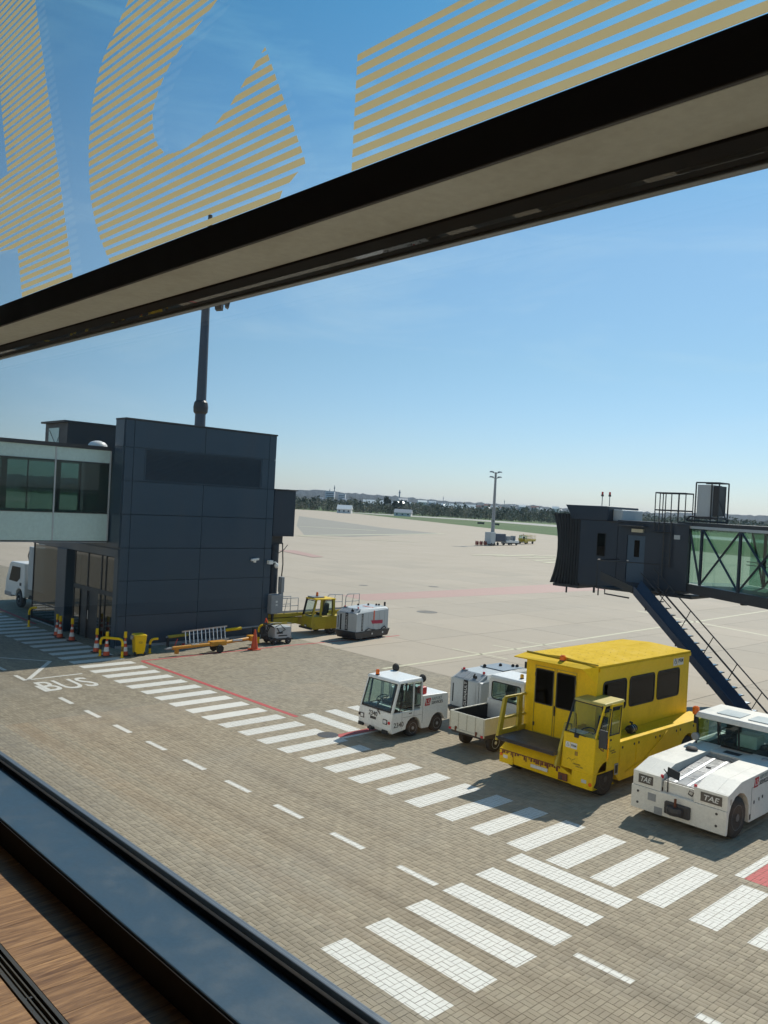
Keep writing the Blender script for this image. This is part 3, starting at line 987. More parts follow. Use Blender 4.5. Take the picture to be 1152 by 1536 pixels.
lv = L(TO).wall('x', -34.56, -34.505, 17.98, 24.29, 7.415, 8.865, [(18.03, 24.24, 7.46, 8.82)]).build('louvre', CLAD, tw)
for k in range(24):
    z = 7.475 + k * 0.056
    L(TO).hexa([(-34.565, 18.03, z + .03), (-34.515, 18.03, z), (-34.515, 24.24, z), (-34.565, 24.24, z + .03), (-34.565, 18.03, z + .042), (-34.515, 18.03, z + .012), (-34.515, 24.24, z + .012), (-34.565, 24.24, z + .042)]).build('slat', paint('louvre_slat', (.075, .105, .135), .4), lv)
L(TO).box(-34.56, -34.47, 17, 25.1, 0.0, 0.11).build('plinth', GREY, tw)
# ground floor of the terminal side: vestibule glazing, columns, door
L(TO).box(-44.25, -34.6, 16.95, 17.9, 4.0, 4.35).box(-44.25, -41.0, 17.6, 17.8, 0, 4.0).build('soffit', CLAD, tw)
L(TO).box(-40.85, -39.75, 16.85, 17.6, 0, 4.0).build('column', CLAD, tw, 0.02)
L(TO).box(-34.98, -34.585, 16.98, 17.9, 0, 4.35).build('column', CLAD, tw, 0.02)
L(TO).box(-39.70, -35.0, 17.8, 17.89, 0, 4.0).build('lobby_wall', DARK, tw)
for (x0, x1, z0, z1, ref) in ((-44.2, -42.5, 0.06, .92, 0), (-42.45, -40.9, 0.06, .92, 0), (-44.2, -40.9, .98, 3.95, 0), (-39.1, -37.7, 2.42, 3.95, 0), (-37.65, -36.3, 2.42, 3.95, 0), (-36.25, -35.02, 2.42, 3.95, 0), (-39.1, -38.5, .05, 2.2, 0), (-36.55, -35.85, .05, 2.2, 0), (-35.8, -35.02, .05, 2.2, 0)):
    pn = L(TO).box(x0, x1, 17.05, 17.065, z0, z1).build('glass_pane', glass('pier_glass', (0.34, 0.36, 0.35), 2.1), tw)
for x in (-44.23, -40.88, -39.14, -37.68, -36.28, -35.83):
    L(TO).box(x - .03, x + .03, 17.02, 17.10, 0, 4.0).build('mullion', DARK, tw)
L(TO).box(-44.25, -40.85, 17.025, 17.095, .92, .975).build('transom', DARK, tw)
L(TO).box(-39.14, -35.0, 17.025, 17.095, 2.21, 2.41).build('transom', DARK, tw)
L(TO).box(-44.25, -40.85, 17.0, 17.1, 0, .05).build('threshold', GREY, tw)
dr = L(TO).box(-38.45, -36.62, 17.10, 17.15, 0.02, 2.2).build('door', DARK, tw)
L(TO).cyl((-37.55, 17.05, .9), (-37.55, 17.05, 1.3), .02, 8).build('handle', ALU, dr)
# rooftop glazed box behind the tower
rb = thing('rooftop_lantern', 'dark rooftop box with one braced window on the pier roof', 'roof structure', (-44.5, 17.3, 8.6))
RO = (-44.5, 17.3, 8.6)
L(RO).box(-44.5, -41.7, 17.42, 21.5, 8.6, 10.24).build('body', DARK, rb)
L(RO).box(-44.6, -41.6, 17.2, 21.6, 10.245, 10.34).build('roof', DARK, rb)
L(RO).box(-44.0, -42.7, 17.395, 17.415, 9.05, 10.0).build('window', SPANDREL, rb)
for a, b in (((-43.9, 9.9), (-43.0, 9.1)), ((-43.0, 9.1), (-42.7, 9.5))):
    L(RO).tube([(a[0], 17.385, a[1]), (b[0], 17.385, b[1])], 0.015).build('brace', DARK, rb)
dm = tag(MB().lathe([(.42, 0), (.40, .10), (.30, .2), (.12, .26), (.01, .27)], (-36.25, 16.55, 8.86), 'z', 16).build('roof_dome', WHITE, smooth=True), 'small white dome on the glazed walkway roof', 'roof dome')

# ------------------------------------------------------------------ glazed walkway between terminal and tower
wk = thing('glazed_walkway', 'raised glazed walkway with pale green bands leading into the dark tower', 'walkway', (-35.7, 10, 0))
WO = (-35.7, 10, 0)
Y0, Y1 = 2.0, 16.94
L(WO).box(-38.75, -35.75, Y0, Y1, 4.62, 4.95).build('floor_slab', DARK, wk)
L(WO).box(-38.85, -35.62, Y0, Y1, 8.70, 8.86).build('roof', DARK, wk)
L(WO).box(-38.7, -35.72, Y0, Y1, 4.58, 4.618).build('soffit', GREY, wk)
ys = [16.93, 14.47, 12.01, 9.55, 7.09, 4.63, 2.17]
for i in range(6):
    b, a = ys[i], ys[i + 1]
    for (xa, xb) in ((-35.74, -35.70), (-38.76, -38.72)):
        L(WO).box(xa, xb, a + .03, b - .03, 4.66, 5.86).build('lower_panel', SPANDREL, wk)
        L(WO).box(xa, xb, a + .03, b - .03, 8.13, 8.69).build('upper_panel', SPANDREL, wk)
        L(WO).box(xa + .01, xb - .01, a + .03, b - .03, 5.90, 8.09).build('glass_pane', WALKGLASS, wk)
    for x in (-35.69, -38.77):
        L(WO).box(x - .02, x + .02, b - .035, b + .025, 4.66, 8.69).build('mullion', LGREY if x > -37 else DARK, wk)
    for z0, z1 in ((5.865, 5.895), (8.095, 8.125)):
        L(WO).box(-35.75, -35.67, a + .03, b - .04, z0, z1).build('transom', DARK, wk)
        L(WO).box(-38.79, -38.71, a + .03, b - .04, z0, z1).build('transom', DARK, wk)
for y in (15.6, 13.2, 11.0):
    L(WO).box(-38.6, -38.45, y, y + .25, 4.95, 8.69).build('post', GREY, wk)
L(WO).box(-36.0, -35.9, Y0, Y1, 5.93, 5.99).build('handrail', GREY, wk)

# ------------------------------------------------------------------ stub of the far boarding bridge beside the tower
st = thing('bridge_stub', 'dark blue bridge end box on a round pillar beside the stair tower', 'boarding bridge', (-35.4, 25.9, 0))
SO = (-35.4, 25.9, 0)
L(SO).box(-37.4, -34.5, 25.16, 26.5, 5.04, 7.38).build('housing', BRIDGE, st, 0.02)
L(SO).box(-37.5, -34.42, 25.16, 26.58, 7.385, 7.44).build('roof', DARK, st)
L(SO).box(-36.4, -34.9, 25.2, 26.1, 4.62, 5.035).build('bracket', DARK, st, 0.02)
L(SO).cyl((-35.0, 25.62, 0), (-35.0, 25.62, 4.62), .28, 20).build('pillar', BRIDGE, st)
L(SO).tube([(-34.6, 25.3, 4.4), (-34.5, 25.6, 4.2), (-34.5, 25.9, 4.35), (-34.6, 26.2, 4.6)], .02).tube([(-34.7, 25.95, 4.7), (-34.65, 26.0, 3.6), (-34.7, 25.95, 2.4)], .03).build('cable', BLACK, st)
for k in range(14):
    y = 25.2 + k * .093
    MB().box(.895, .90, y - 25.9, y - 25.9 + .03, 5.1, 5.14).build('rivet', GREY, st)
cb = thing('electric_cabinet', 'grey electric cabinet on the pillar beside the stair tower', 'cabinet', (-34.4, 25.4, 0))
CO = (-34.4, 25.4, 0)
L(CO).box(-34.69, -34.2, 25.06, 25.7, 1.14, 2.1).build('case', GREY, cb, 0.012)
L(CO).box(-34.198, -34.19, 25.1, 25.66, 1.18, 2.06).build('door', GREY, cb)
L(CO).box(-34.188, -34.185, 25.33, 25.45, 1.55, 1.62).box(-34.188, -34.185, 25.33, 25.45, 1.7, 1.8).build('sticker', INKW, cb)
L(CO).box(-34.6, -34.3, 25.72, 25.9, 2.2, 2.98).box(-34.58, -34.32, 25.74, 25.88, 1.2, 2.19).build('duct', GREY, cb, 0.01)
L(CO).box(-34.5, -34.4, 25.3, 25.4, 0, 1.14).build('post', DARK, cb)
for nm, y, z, lab in (('bullet_camera', 24.1, 3.85, 'white bullet security camera fixed on the dark tower wall'), ('dome_camera', 25.0, 3.74, 'white dome security camera hanging on the corner of the dark tower')):
    t = thing(nm, lab, 'camera', (-34.5, y, z))
    if nm == 'dome_camera':
        MB().box(.002, .22, -.12, .12, -.1, .1).build('bracket', WHITE, t, .01)
        MB().tube([(.15, .12, 0), (.17, .3, 0), (.17, .36, -.05)], .03, 8).build('arm', WHITE, t)
        MB().lathe([(.02, .02), (.09, -.02), (.11, -.1), (.10, -.17), (.06, -.23), (.01, -.25)], (.17, .36, -.06), 'z', 12).build('dome', WHITE, t, smooth=True)
    else:
        MB().box(.002, .12, -.05, .05, -.12, -.02).build('bracket', WHITE, t)
        MB().hexa([(.02, -.22, -.05), (.16, -.22, -.05), (.16, .2, 0), (.02, .2, 0), (.02, -.22, .06), (.16, -.22, .06), (.16, .2, .11), (.02, .2, .11)]).build('body', WHITE, t, .01)

# ------------------------------------------------------------------ light masts
t = thing('flood_mast', 'tall dark steel floodlight mast rising behind the stair tower', 'light mast', (-54.6, 32.7, 0))
MB().lathe([(.52, 0), (.50, .3), (.40, 12), (.30, 21), (.28, 21.3)], (0, 0, 0), 'z', 14).build('pole', paint('mast_steel', (0.07, 0.085, 0.11), 0.45, 0.4, amount=.2), t, smooth=True)
MB().lathe([(.40, 12.9), (.52, 13.05), (.55, 13.4), (.50, 13.75), (.38, 13.9)], (0, 0, 0), 'z', 14).build('collar', DARK, t)
MB().lathe([(.30, 20.8), (.5, 21.2), (.5, 21.5), (.3, 21.6)], (0, 0, 0), 'z', 14).build('head_ring', DARK, t)
for k in range(8):
    a = 2 * math.pi * k / 8 + .35
    d = Vector((math.cos(a), math.sin(a), 0))
    s = MB().tube([d * .3 + Vector((0, 0, 21.4)), d * 1.5 + Vector((0, 0, 21.7))], .05).build('arm', DARK, t)
    c = d * 1.5 + Vector((0, 0, 21.5))
    MB().hexa([c + d * u + Vector((-d.y, d.x, 0)) * v + Vector((0, 0, w)) for u, v, w in ((-.05, -.3, -.5), (.15, -.3, -.6), (.15, .3, -.6), (-.05, .3, -.5), (-.2, -.3, .2), (.3, -.3, .25), (.3, .3, .25), (-.2, .3, .2))]).build('floodlight', DARK, t)
MB().lathe([(.26, 21.6), (.20, 25.5), (.16, 27.6)], (0, 0, 0), 'z', 10).build('upper_pole', DARK, t)
t = thing('apron_light_mast', 'slender grey light mast with four lamps far out on the apron', 'light mast', (-104.7, 129.4, 0))
MB().lathe([(.42, 0), (.40, .5), (.20, 14.4)], (0, 0, 0), 'z', 10).build('pole', GREY, t, smooth=True)
for z in (13.3, 14.3):
    MB().tube([(-.55, -.55, z + .1), (0, 0, z - .15), (.55, .55, z + .1)], .06).build('arm', DARK, t)
    for s in (-1, 1):
        MB().hexa([(s * .55 - .35, s * .55 - .35, z + .05), (s * .55 + .35, s * .55 - .35, z + .05), (s * .55 + .35, s * .55 + .35, z + .05), (s * .55 - .35, s * .55 + .35, z + .05), (s * .55 - .25, s * .55 - .2, z + .3), (s * .55 + .25, s * .55 - .2, z + .3), (s * .55 + .25, s * .55 + .2, z + .3), (s * .55 - .25, s * .55 + .2, z + .3)]).build('lamp', GREY, t)
MB().box(-.25, .25, -.3, -.15, 4.6, 5.0).build('junction_box', DARK, t)

# ------------------------------------------------------------------ boarding bridge on the right
jb = thing('boarding_bridge', 'dark boarding bridge with folded bellows, glazed tunnel and cross bracing', 'boarding bridge', (-17.5, 31.7, 0))
JO = (-17.5, 31.7, 0)
T = Vector((.853, -.521, 0)); N = Vector((.521, .853, 0)); A0 = Vector((-15.95, 31.98, 0))
# cab (axis along X), wall with a porthole
L(JO).wall('y', 31.7, 31.82, -20.75, -18.9, 3.92, 6.72, [(-19.88, -19.45, 5.2, 6.2)]).build('cab_wall', BRIDGE, jb)
L(JO).box(-20.75, -18.9, 31.83, 34.2, 3.92, 4.1).box(-20.75, -18.9, 34.1, 34.2, 4.1, 6.72).box(-20.7, -18.9, 31.83, 34.1, 6.6, 6.72).build('cab_shell', BRIDGE, jb)
window(jb, (-19.665 + 17.5, -0.005, 5.7), (1, 0, 0), (0, 0, 1), .40, .98, TINTED, BLACK, .06, 'cab_window')
L(JO).box(-21.25, -19.42, 31.68, 34.25, 6.73, 7.36).build('cab_roof', BRIDGE, jb, .03)
L(JO).hexa([(-21.25, 31.69, 6.9), (-20.8, 31.69, 6.73), (-20.8, 34.2, 6.73), (-21.25, 34.2, 6.9), (-21.55, 31.69, 7.36), (-21.255, 31.69, 7.36), (-21.255, 34.2, 7.36), (-21.55, 34.2, 7.36)]).build('canopy', BRIDGE, jb)
L(JO).box(-19.415, -18.95, 32.1, 33.8, 6.74, 7.24).build('air_unit', LGREY, jb, .04)
L(JO).box(-19.4, -18.72, 31.66, 34.2, 6.68, 6.735).build('cab_gutter', DARK, jb)
for x in (-20.29, -19.92):
    lm = L(JO).cyl((x, 32.6, 7.36), (x, 32.6, 7.82), .018, 6).build('lamp_post', GREY, jb)
    L(JO).cyl((x, 32.6, 7.8), (x, 32.6, 7.88), .06, 8).build('lamp_base', DARK, lm)
    L(JO).cyl((x, 32.6, 7.88), (x, 32.6, 8.0), .045, 8).build('lamp', REDLENS, lm)
# bellows: concave folds
nf = 9
for k in range(nf):
    f = k / (nf - 1)
    x0, x1 = -20.78 - f * 1.15, -20.78 - (f + 0.10) * 1.15
    def prof(x, out):
        q = []
        for i in range(9):
            v = i / 8
            z = 3.82 + v * (6.98 - 0.03 * f - 3.82)
            sag = f * f * (0.55 * (v - 0.52) ** 2 * 4 - 0.25)
            q.append((x - sag * .55, 31.72 - out * .05, z))
        return q
    a, b = prof(x0, 0), prof((x0 + x1) / 2, 1)
    c = prof(x1 + .004, 0)
    mb = MB()
    for S0, S1 in ((a, b), (b, c)):
        for i in range(8):
            p = [S0[i], S1[i], S1[i + 1], S0[i + 1]]
            mb.hexa([Vector(q) - Vector(JO) for q in (p[0], p[1], (p[1][0], 34.2, p[1][2]), (p[0][0], 34.2, p[0][2]), p[3], p[2], (p[2][0], 34.2, p[2][2]), (p[3][0], 34.2, p[3][2]))])
    mb.build('bellows_fold', BELLOWS, jb)
L(JO).box(-22.0, -20.7, 31.65, 34.2, 3.70, 3.81).build('bellows_floor', DARK, jb)
L(JO).tube([(-21.3, 31.7, 3.7), (-21.3, 31.7, 3.45)], .04).tube([(-19.9, 31.7, 3.9), (-19.9, 31.7, 3.6)], .05).tube([(-19.75, 31.8, 3.9), (-19.75, 31.8, 3.5)], .03).build('bumper_stop', DARK, jb)
L(JO).box(-20.7, -15.5, 31.75, 33.3, 3.82, 3.915).build('underframe', DARK, jb)
# rotunda block with door
L(JO).wall('y', 31.72, 31.84, -18.895, -15.75, 4.1, 6.72, [(-18.45, -17.62, 4.22, 6.2)]).build('rotunda_wall', BRIDGE, jb)
L(JO).box(-18.895, -16.3, 31.85, 33.3, 3.92, 4.2).box(-18.895, -17.4, 33.2, 33.3, 4.2, 6.6).box(-18.895, -15.6, 31.66, 33.4, 6.725, 6.80).build('rotunda_shell', BRIDGE, jb)
dr = L(JO).box(-18.44, -17.63, 31.76, 31.80, 4.23, 6.19).build('door', DOORBLUE, jb)
L(JO).box(-18.12, -17.88, 31.752, 31.758, 5.3, 6.0).build('door_window', TINTED, dr)
L(JO).box(-18.41, -18.33, 31.70, 31.758, 5.1, 5.14).build('handle', ALU, dr)
L(JO).box(-18.2, -17.68, 31.60, 31.715, 6.33, 6.47).build('door_lamp', paint('lamp_cover', (.6, .56, .42), .4), jb)
L(JO).box(-18.75, -17.5, 31.3, 31.715, 6.56, 6.60).build('door_canopy', DARK, jb)
L(JO).box(-16.35, -16.1, 31.70, 31.715, 6.15, 6.32).build('sign_plate', LGREY, jb)
# tunnel
def tp(s, off, z): p = A0 + T * s + N * off; return (p.x, p.y, z)
def tbox(s0, s1, o0, o1, z0, z1): return L(JO).hexa([tp(s0, o0, z0), tp(s1, o0, z0), tp(s1, o1, z0), tp(s0, o1, z0), tp(s0, o0, z1), tp(s1, o0, z1), tp(s1, o1, z1), tp(s0, o1, z1)])
S1 = 14.0
tbox(-.6, S1, -.06, 2.9, 6.70, 6.86).build('tunnel_roof', DARK, jb)
tbox(.0, S1, -.08, -.062, 6.62, 6.72).build('tunnel_trim', LGREY, jb)
tbox(-.6, S1, -.06, 2.9, 4.05, 4.42).build('tunnel_floor', DARK, jb)
tbox(-.9, .18, 0.0, .1, 4.3, 6.7).build('tunnel_end', BRIDGE, jb)
bays = [0.2, 1.07, 3.46, 5.85, 8.24, 10.63, 13.0]
for k in range(6):
    a, b = bays[k], bays[k + 1]
    for o0 in (0.03, 2.74):
        tbox(a + .05, b - .05, o0, o0 + .015, 4.45, 6.68).build('glass_pane', TUNNELGLASS, jb)
    for o0 in (-.05, 2.76):
        tbox(b - .06, b + .06, o0, o0 + .07, 4.43, 6.69).build('post', BRIDGE, jb)
        for (za, zb) in (((6.65, 4.45), (4.45, 6.65)) if k % 2 else ((6.65, 4.45),) if k == 0 else ((6.65, 4.45), (4.45, 6.65))):
            pa, pb = Vector(tp(a, o0 + .035, za)), Vector(tp(b, o0 + .035, zb))
            L(JO).tube([pa, pb], .045, 4).build('brace', BRIDGE, jb)
for z in (5.25, 5.38):
    tbox(.3, S1, 2.55, 2.58, z, z + .03).build('handrail', DARK, jb)
for s in (1.9, 4.2, 6.5):
    tbox(s, s + .16, 2.60, 2.70, 4.43, 6.68).build('inner_post', paint('inner_post', (.12, .17, .16), .5), jb)
for s in (.6, 3.2):
    tbox(s, s + .12, .3, .5, 3.95, 4.05).build('under_bracket', DARK, jb)
tbox(5.0, 7.5, .2, 2.6, 3.55, 4.045).build('undercarriage', paint('olive_steel', (.09, .08, .05), .6), jb)
L(JO).cyl(tp(6.3, 1.4, 0), tp(6.3, 1.4, 3.6), .35, 16).build('support_column', BRIDGE, jb)
# service ladder cage and cooling unit on the roof
cg = thing('ladder_cage', 'dark steel ladder hoop cage rising from the bridge roof beside the cooling unit', 'ladder cage', (-16.6, 31.62, 6.4))
GO = (-16.6, 31.62, 6.4)
for x in (-17.2, -17.0, -16.75, -16.5, -16.2, -15.9):
    L(GO).tube([(x, 31.62, 6.42 if x < -16.9 else 6.85), (x, 31.62, 8.0)], .022, 5).build('upright', DARK, cg)
for x in (-17.2, -15.9, -16.5):
    L(GO).tube([(x, 32.25, 6.82), (x, 32.25, 8.0)], .022, 5).build('upright', DARK, cg)
for z in (8.0, 7.3):
    L(GO).tube([(-17.2, 31.62, z), (-15.9, 31.62, z), (-15.9, 32.25, z), (-17.2, 32.25, z), (-17.2, 31.62, z)], .03, 5).build('hoop', DARK, cg)
L(GO).tube([(-17.25, 31.6, 6.42), (-16.4, 31.6, 6.42)], .035, 5).build('rest_bar', DARK, cg)
L(GO).tube([(-16.75, 31.6, 4.5), (-16.75, 31.6, 6.85)], .03, 5).tube([(-16.45, 31.6, 5.0), (-16.45, 31.6, 6.85)], .025, 5).build('stile', DARK, cg)
for k in range(6):
    L(GO).tube([(-16.75, 31.6, 5.1 + .28 * k), (-16.45, 31.6, 5.1 + .28 * k)], .015, 4).build('rung', DARK, cg)
ac = thing('cooling_unit', 'tall grey cooling unit in a steel frame on the bridge roof', 'cooling unit', (-15.1, 32.3, 6.86))
AO = (-15.1, 32.3, 6.86)
L(AO).box(-15.62, -14.98, 32.0, 32.75, 7.12, 8.38).build('case', LGREY, ac, .015)
L(AO).box(-14.975, -14.78, 32.02, 32.73, 7.16, 8.34).build('fan_panel', DARK, ac)
L(AO).box(-15.64, -14.7, 31.98, 32.8, 7.02, 7.11).build('tray', DARK, ac)
for x in (-15.66, -15.02, -14.72):
    L(AO).tube([(x, 31.96, 6.87), (x, 31.96, 8.46)], .03, 5).build('frame_post', DARK, ac)
L(AO).tube([(-15.66, 31.96, 8.46), (-14.72, 31.96, 8.46), (-14.72, 32.8, 8.46), (-15.66, 32.8, 8.46)], .03, 5).build('frame_top', DARK, ac)
L(AO).tube([(-14.72, 32.8, 8.46), (-14.72, 32.8, 6.88)], .03, 5).tube([(-14.72, 31.96, 7.8), (-14.35, 31.96, 6.9)], .025, 5).build('stay', DARK, ac)
L(AO).tube([(-16.0, 31.95, 6.95), (-15.85, 31.95, 7.1), (-15.66, 31.95, 7.1)], .04, 6).tube([(-16.0, 31.95, 6.95), (-14.3, 31.95, 6.92)], .035, 5).build('pipe', DARK, ac)

# service stairs of the bridge
ss = thing('bridge_stairs', 'dark blue service stairs with handrail running down from the bridge door', 'stairs', (-17, 30.3, 0))
XO = (-17, 30.3, 0)
ang = math.atan2(4.22 - .21, 16.95 - 12.53)
def sp(x, up): return 4.22 - (x + 16.95) * math.tan(ang) + up
for nm, y, m, u0, u1 in (('near_stringer', 29.80, NAVY, -.30, 0.05), ('far_stringer', 30.85, DARK, -.30, -.05)):
    L(XO).hexa([(-16.95, y, sp(-16.95, u0)), (-12.35, y, sp(-12.35, u0)), (-12.35, y + .08, sp(-12.35, u0)), (-16.95, y + .08, sp(-16.95, u0)), (-16.95, y, sp(-16.95, u1)), (-12.35, y, sp(-12.35, u1)), (-12.35, y + .08, sp(-12.35, u1)), (-16.95, y + .08, sp(-16.95, u1))]).build(nm, m, ss, .01)
# folded side guard lying over the near edge
L(XO).hexa([(-16.85, 29.90, sp(-16.85, .0)), (-12.2, 29.90, sp(-12.2, .0)), (-12.2, 30.20, sp(-12.2, .33)), (-16.85, 30.20, sp(-16.85, .33)), (-16.85, 29.885, sp(-16.85, .03)), (-12.2, 29.885, sp(-12.2, .03)), (-12.2, 30.185, sp(-12.2, .36)), (-16.85, 30.185, sp(-16.85, .36))]).build('side_guard', NAVY, ss)
nst = 17
for k in range(nst):
    x = -16.7 + k * (4.35 / nst)
    z = sp(x, -.06)
    st_ = L(XO).box(x, x + .27, 30.0, 30.84, z - .03, z).build('tread', DARK, ss)
    L(XO).box(x + .04, x + .25, 30.42, 30.80, z + .001, z + .006).build('tread_plate', ALU, st_)
L(XO).hexa([(-18.45, 29.8, 4.35), (-16.97, 29.8, 3.95), (-16.97, 29.88, 3.95), (-18.45, 29.88, 4.35), (-18.45, 29.8, 4.70), (-16.97, 29.8, 4.24), (-16.97, 29.88, 4.24), (-18.45, 29.88, 4.70)]).build('landing_fascia', DARK, ss, .01)
L(XO).box(-18.7, -16.7, 29.9, 31.69, 3.98, 4.05).build('landing', DARK, ss)
L(XO).tube([(-18.3, 29.95, 4.05), (-18.3, 29.95, 3.8), (-17.2, 29.95, 3.75)], .03).build('landing_bracket', DARK, ss)
L(XO).tube([(-18.7, 29.95, 4.1), (-18.7, 29.95, 5.15), (-18.7, 31.6, 5.15)], .022).tube([(-18.7, 29.9, 5.13), (-16.5, 30.9, 5.13), (-16.5, 30.9, 4.1)], .022).build('landing_rail', DARK, ss)
for up, r in ((.92, .025), (.42, .035)):
    L(XO).tube([(-16.75, 30.92, sp(-16.75, up)), (-11.6, 30.92, sp(-11.6, up))], r).build('handrail', DARK, ss)
L(XO).tube([(-16.75, 29.95, sp(-16.75, .75)), (-15.4, 29.95, sp(-15.4, .75))], .02).build('handrail', DARK, ss)
for k in range(6):
    x = -16.4 + k * .95
    L(XO).tube([(x, 30.92, sp(x, -.1)), (x + .35, 30.92, sp(x + .35, .92))], .018, 5).build('baluster', DARK, ss)
L(XO).box(-12.75, -12.15, 29.8, 30.95, 0.0, .14).build('foot', DARK, ss)
for x in (-12.45,):
    L(XO).cyl((x, 29.7, .13), (x, 29.79, .13), .13, 12).build('castor', TYRE, ss)
for x in (-16.4, -15.1, -13.8):
    L(XO).box(x, x + .05, 29.79, 29.80, sp(x, -.36), sp(x, -.2)).build('lug', DARK, ss)

# ------------------------------------------------------------------ vehicles
def wheel(parent, x, y, r, w, out=1, rim=None, name='wheel', n=22):
    """wheel on an axle along x; x is its outer face"""
    s = -out
    prof = [(r * .60, 0), (r * .90, 0.0), (r * .98, w * .10), (r, w * .22), (r, w * .78), (r * .98, w * .9), (r * .9, w), (r * .55, w)]
    t = MB().lathe([(a, s * h) for a, h in prof], (x, y, r), 'x', n).build(name, TYRE, parent, smooth=True)
    MB().lathe([(r * .62, s * .004), (r * .60, s * -.004), (r * .52, s * .012), (r * .46, s * .035), (r * .2, s * .03), (r * .18, s * -.012), (r * .02, s * -.014)], (x, y, r), 'x', n).build('rim', rim or GREY, t, smooth=True)
    nuts = MB()
    for k in range(6):
        a = k * math.pi / 3
        nuts.cyl((x - s * .0, y + r * .32 * math.cos(a), r + r * .32 * math.sin(a)), (x + s * .04, y + r * .32 * math.cos(a), r + r * .32 * math.sin(a)), r * .05, 6)
    nuts.build('wheel_nuts', DARK, t)
    return t
def arch(y, z, r, a0=180, a1=0, n=8):
    return [(y + r * math.cos(rad(a0 + (a1 - a0) * i / n)), z + r * math.sin(rad(a0 + (a1 - a0) * i / n))) for i in range(n + 1)]
def beacon(parent, x, y, z, r=.06, h=.14, mat=None):
    b = MB().lathe([(r, 0), (r, h * .15)], (x, y, z), 'z', 12).build('beacon', BLACK, parent)
    MB().lathe([(r * .9, h * .15), (r * .92, h * .8), (r * .6, h), (.005, h)], (x, y, z), 'z', 12).build('lens', mat or AMBER, b, smooth=True)
    return b
def headlamp(parent, c, w, h, lens=None, n=(0, -1, 0)):
    """rectangular lamp on a front face looking along -y"""
    x, y, z = c
    b = MB().box(x - w / 2, x + w / 2, y - .012, y + .03, z - h / 2, z + h / 2).build('headlamp', BLACK, parent, .006)
    MB().box(x - w * .36, x + w * .36, y - .018, y - .0125, z - h * .34, z + h * .34).build('lens', lens or LENS, b, .002)
    return b
def ls_logo(parent, c, R, U, h):
    """red square with two letters, and two lines of print beside it"""
    c, R, U = Vector(c), Vector(R).normalized(), Vector(U).normalized()
    Nn = R.cross(U)
    k = R * .12
    q = [c - R * h * .5 - U * h * .5 - k * h, c + R * h * .5 - U * h * .5 - k * h, c + R * h * .5 + U * h * .5 + k * h, c - R * h * .5 + U * h * .5 + k * h]
    b = MB().plate([tuple(p + Nn * .001) for p in q], .002).build('logo', INKR, parent)
    text('LS', INKW, b, tuple(c + Nn * .0035), R, U, h * .62, 'logo_letters', h * .7)
    text('AIRPORT', INKT, parent, tuple(c + R * h * .75 + U * h * .12 + Nn * .001), R, U, h * .42, 'lettering', h * 2.1, center=False, bold=.015)
    text('SERVICES', INKB, parent, tuple(c + R * h * .75 - U * h * .42 + Nn * .001), R, U, h * .42, 'lettering', h * 2.3, center=False, bold=.015)
def steering(parent, c, r=.17, tilt=.5):
    c = Vector(c)
    pts = [c + Vector((r * math.cos(a), r * math.sin(a) * math.cos(tilt), r * math.sin(a) * math.sin(tilt))) for a in [2 * math.pi * i / 16 for i in range(17)]]
    s = MB().tube(pts, .014, 5).tube([c, c + Vector((0, -.25, -.3))], .018, 5).tube([pts[0], pts[8]], .012, 4).build('steering_wheel', BLACK, parent)
    return s
def seat(parent, x, y, z, w=.42):
    s = MB().box(x - w / 2, x + w / 2, y - .2, y + .22, z, z + .12).build('seat', SEAT, parent, .03)
    MB().hexa([(x - w / 2, y + .2, z + .1), (x + w / 2, y + .2, z + .1), (x + w / 2, y + .3, z + .1), (x - w / 2, y + .3, z + .1), (x - w * .42, y + .3, z + .62), (x + w * .42, y + .3, z + .62), (x + w * .42, y + .37, z + .62), (x - w * .42, y + .37, z + .62)]).build('backrest', SEAT, s, .03)
def bar(mb, a, b, w, d=None):
    """square bar from a to b"""
    return mb.tube([a, b], w * .7, 4)

# --- small white baggage tractor 2340
tg = thing('baggage_tractor', 'small white baggage tractor numbered 2340 with an orange beacon on its cab', 'tractor', (-18.12, 17.30, 0))
prof = [(0.05, .20), (0.0, .30), (0.0, .62), (0.03, .80), (1.30, .80), (1.30, 1.20), (2.40, 1.17), (2.44, 1.12), (2.46, .34), (2.33, .34)] + arch(2.0, .27, .33, 15, 165) + [(1.60, .20), (1.30, .20)] + arch(.93, .27, .33, 0, 180)
MB().prism(prof, 'x', -.72, .72).build('body', WHITE, tg, .012)
MB().box(-.60, .60, .15, 2.3, .18, .34).build('chassis', BLACK, tg)
for y in (.93, 2.0):
    wheel(tg, .70, y, .265, .19, 1)
    wheel(tg, -.70, y, .265, .19, -1)
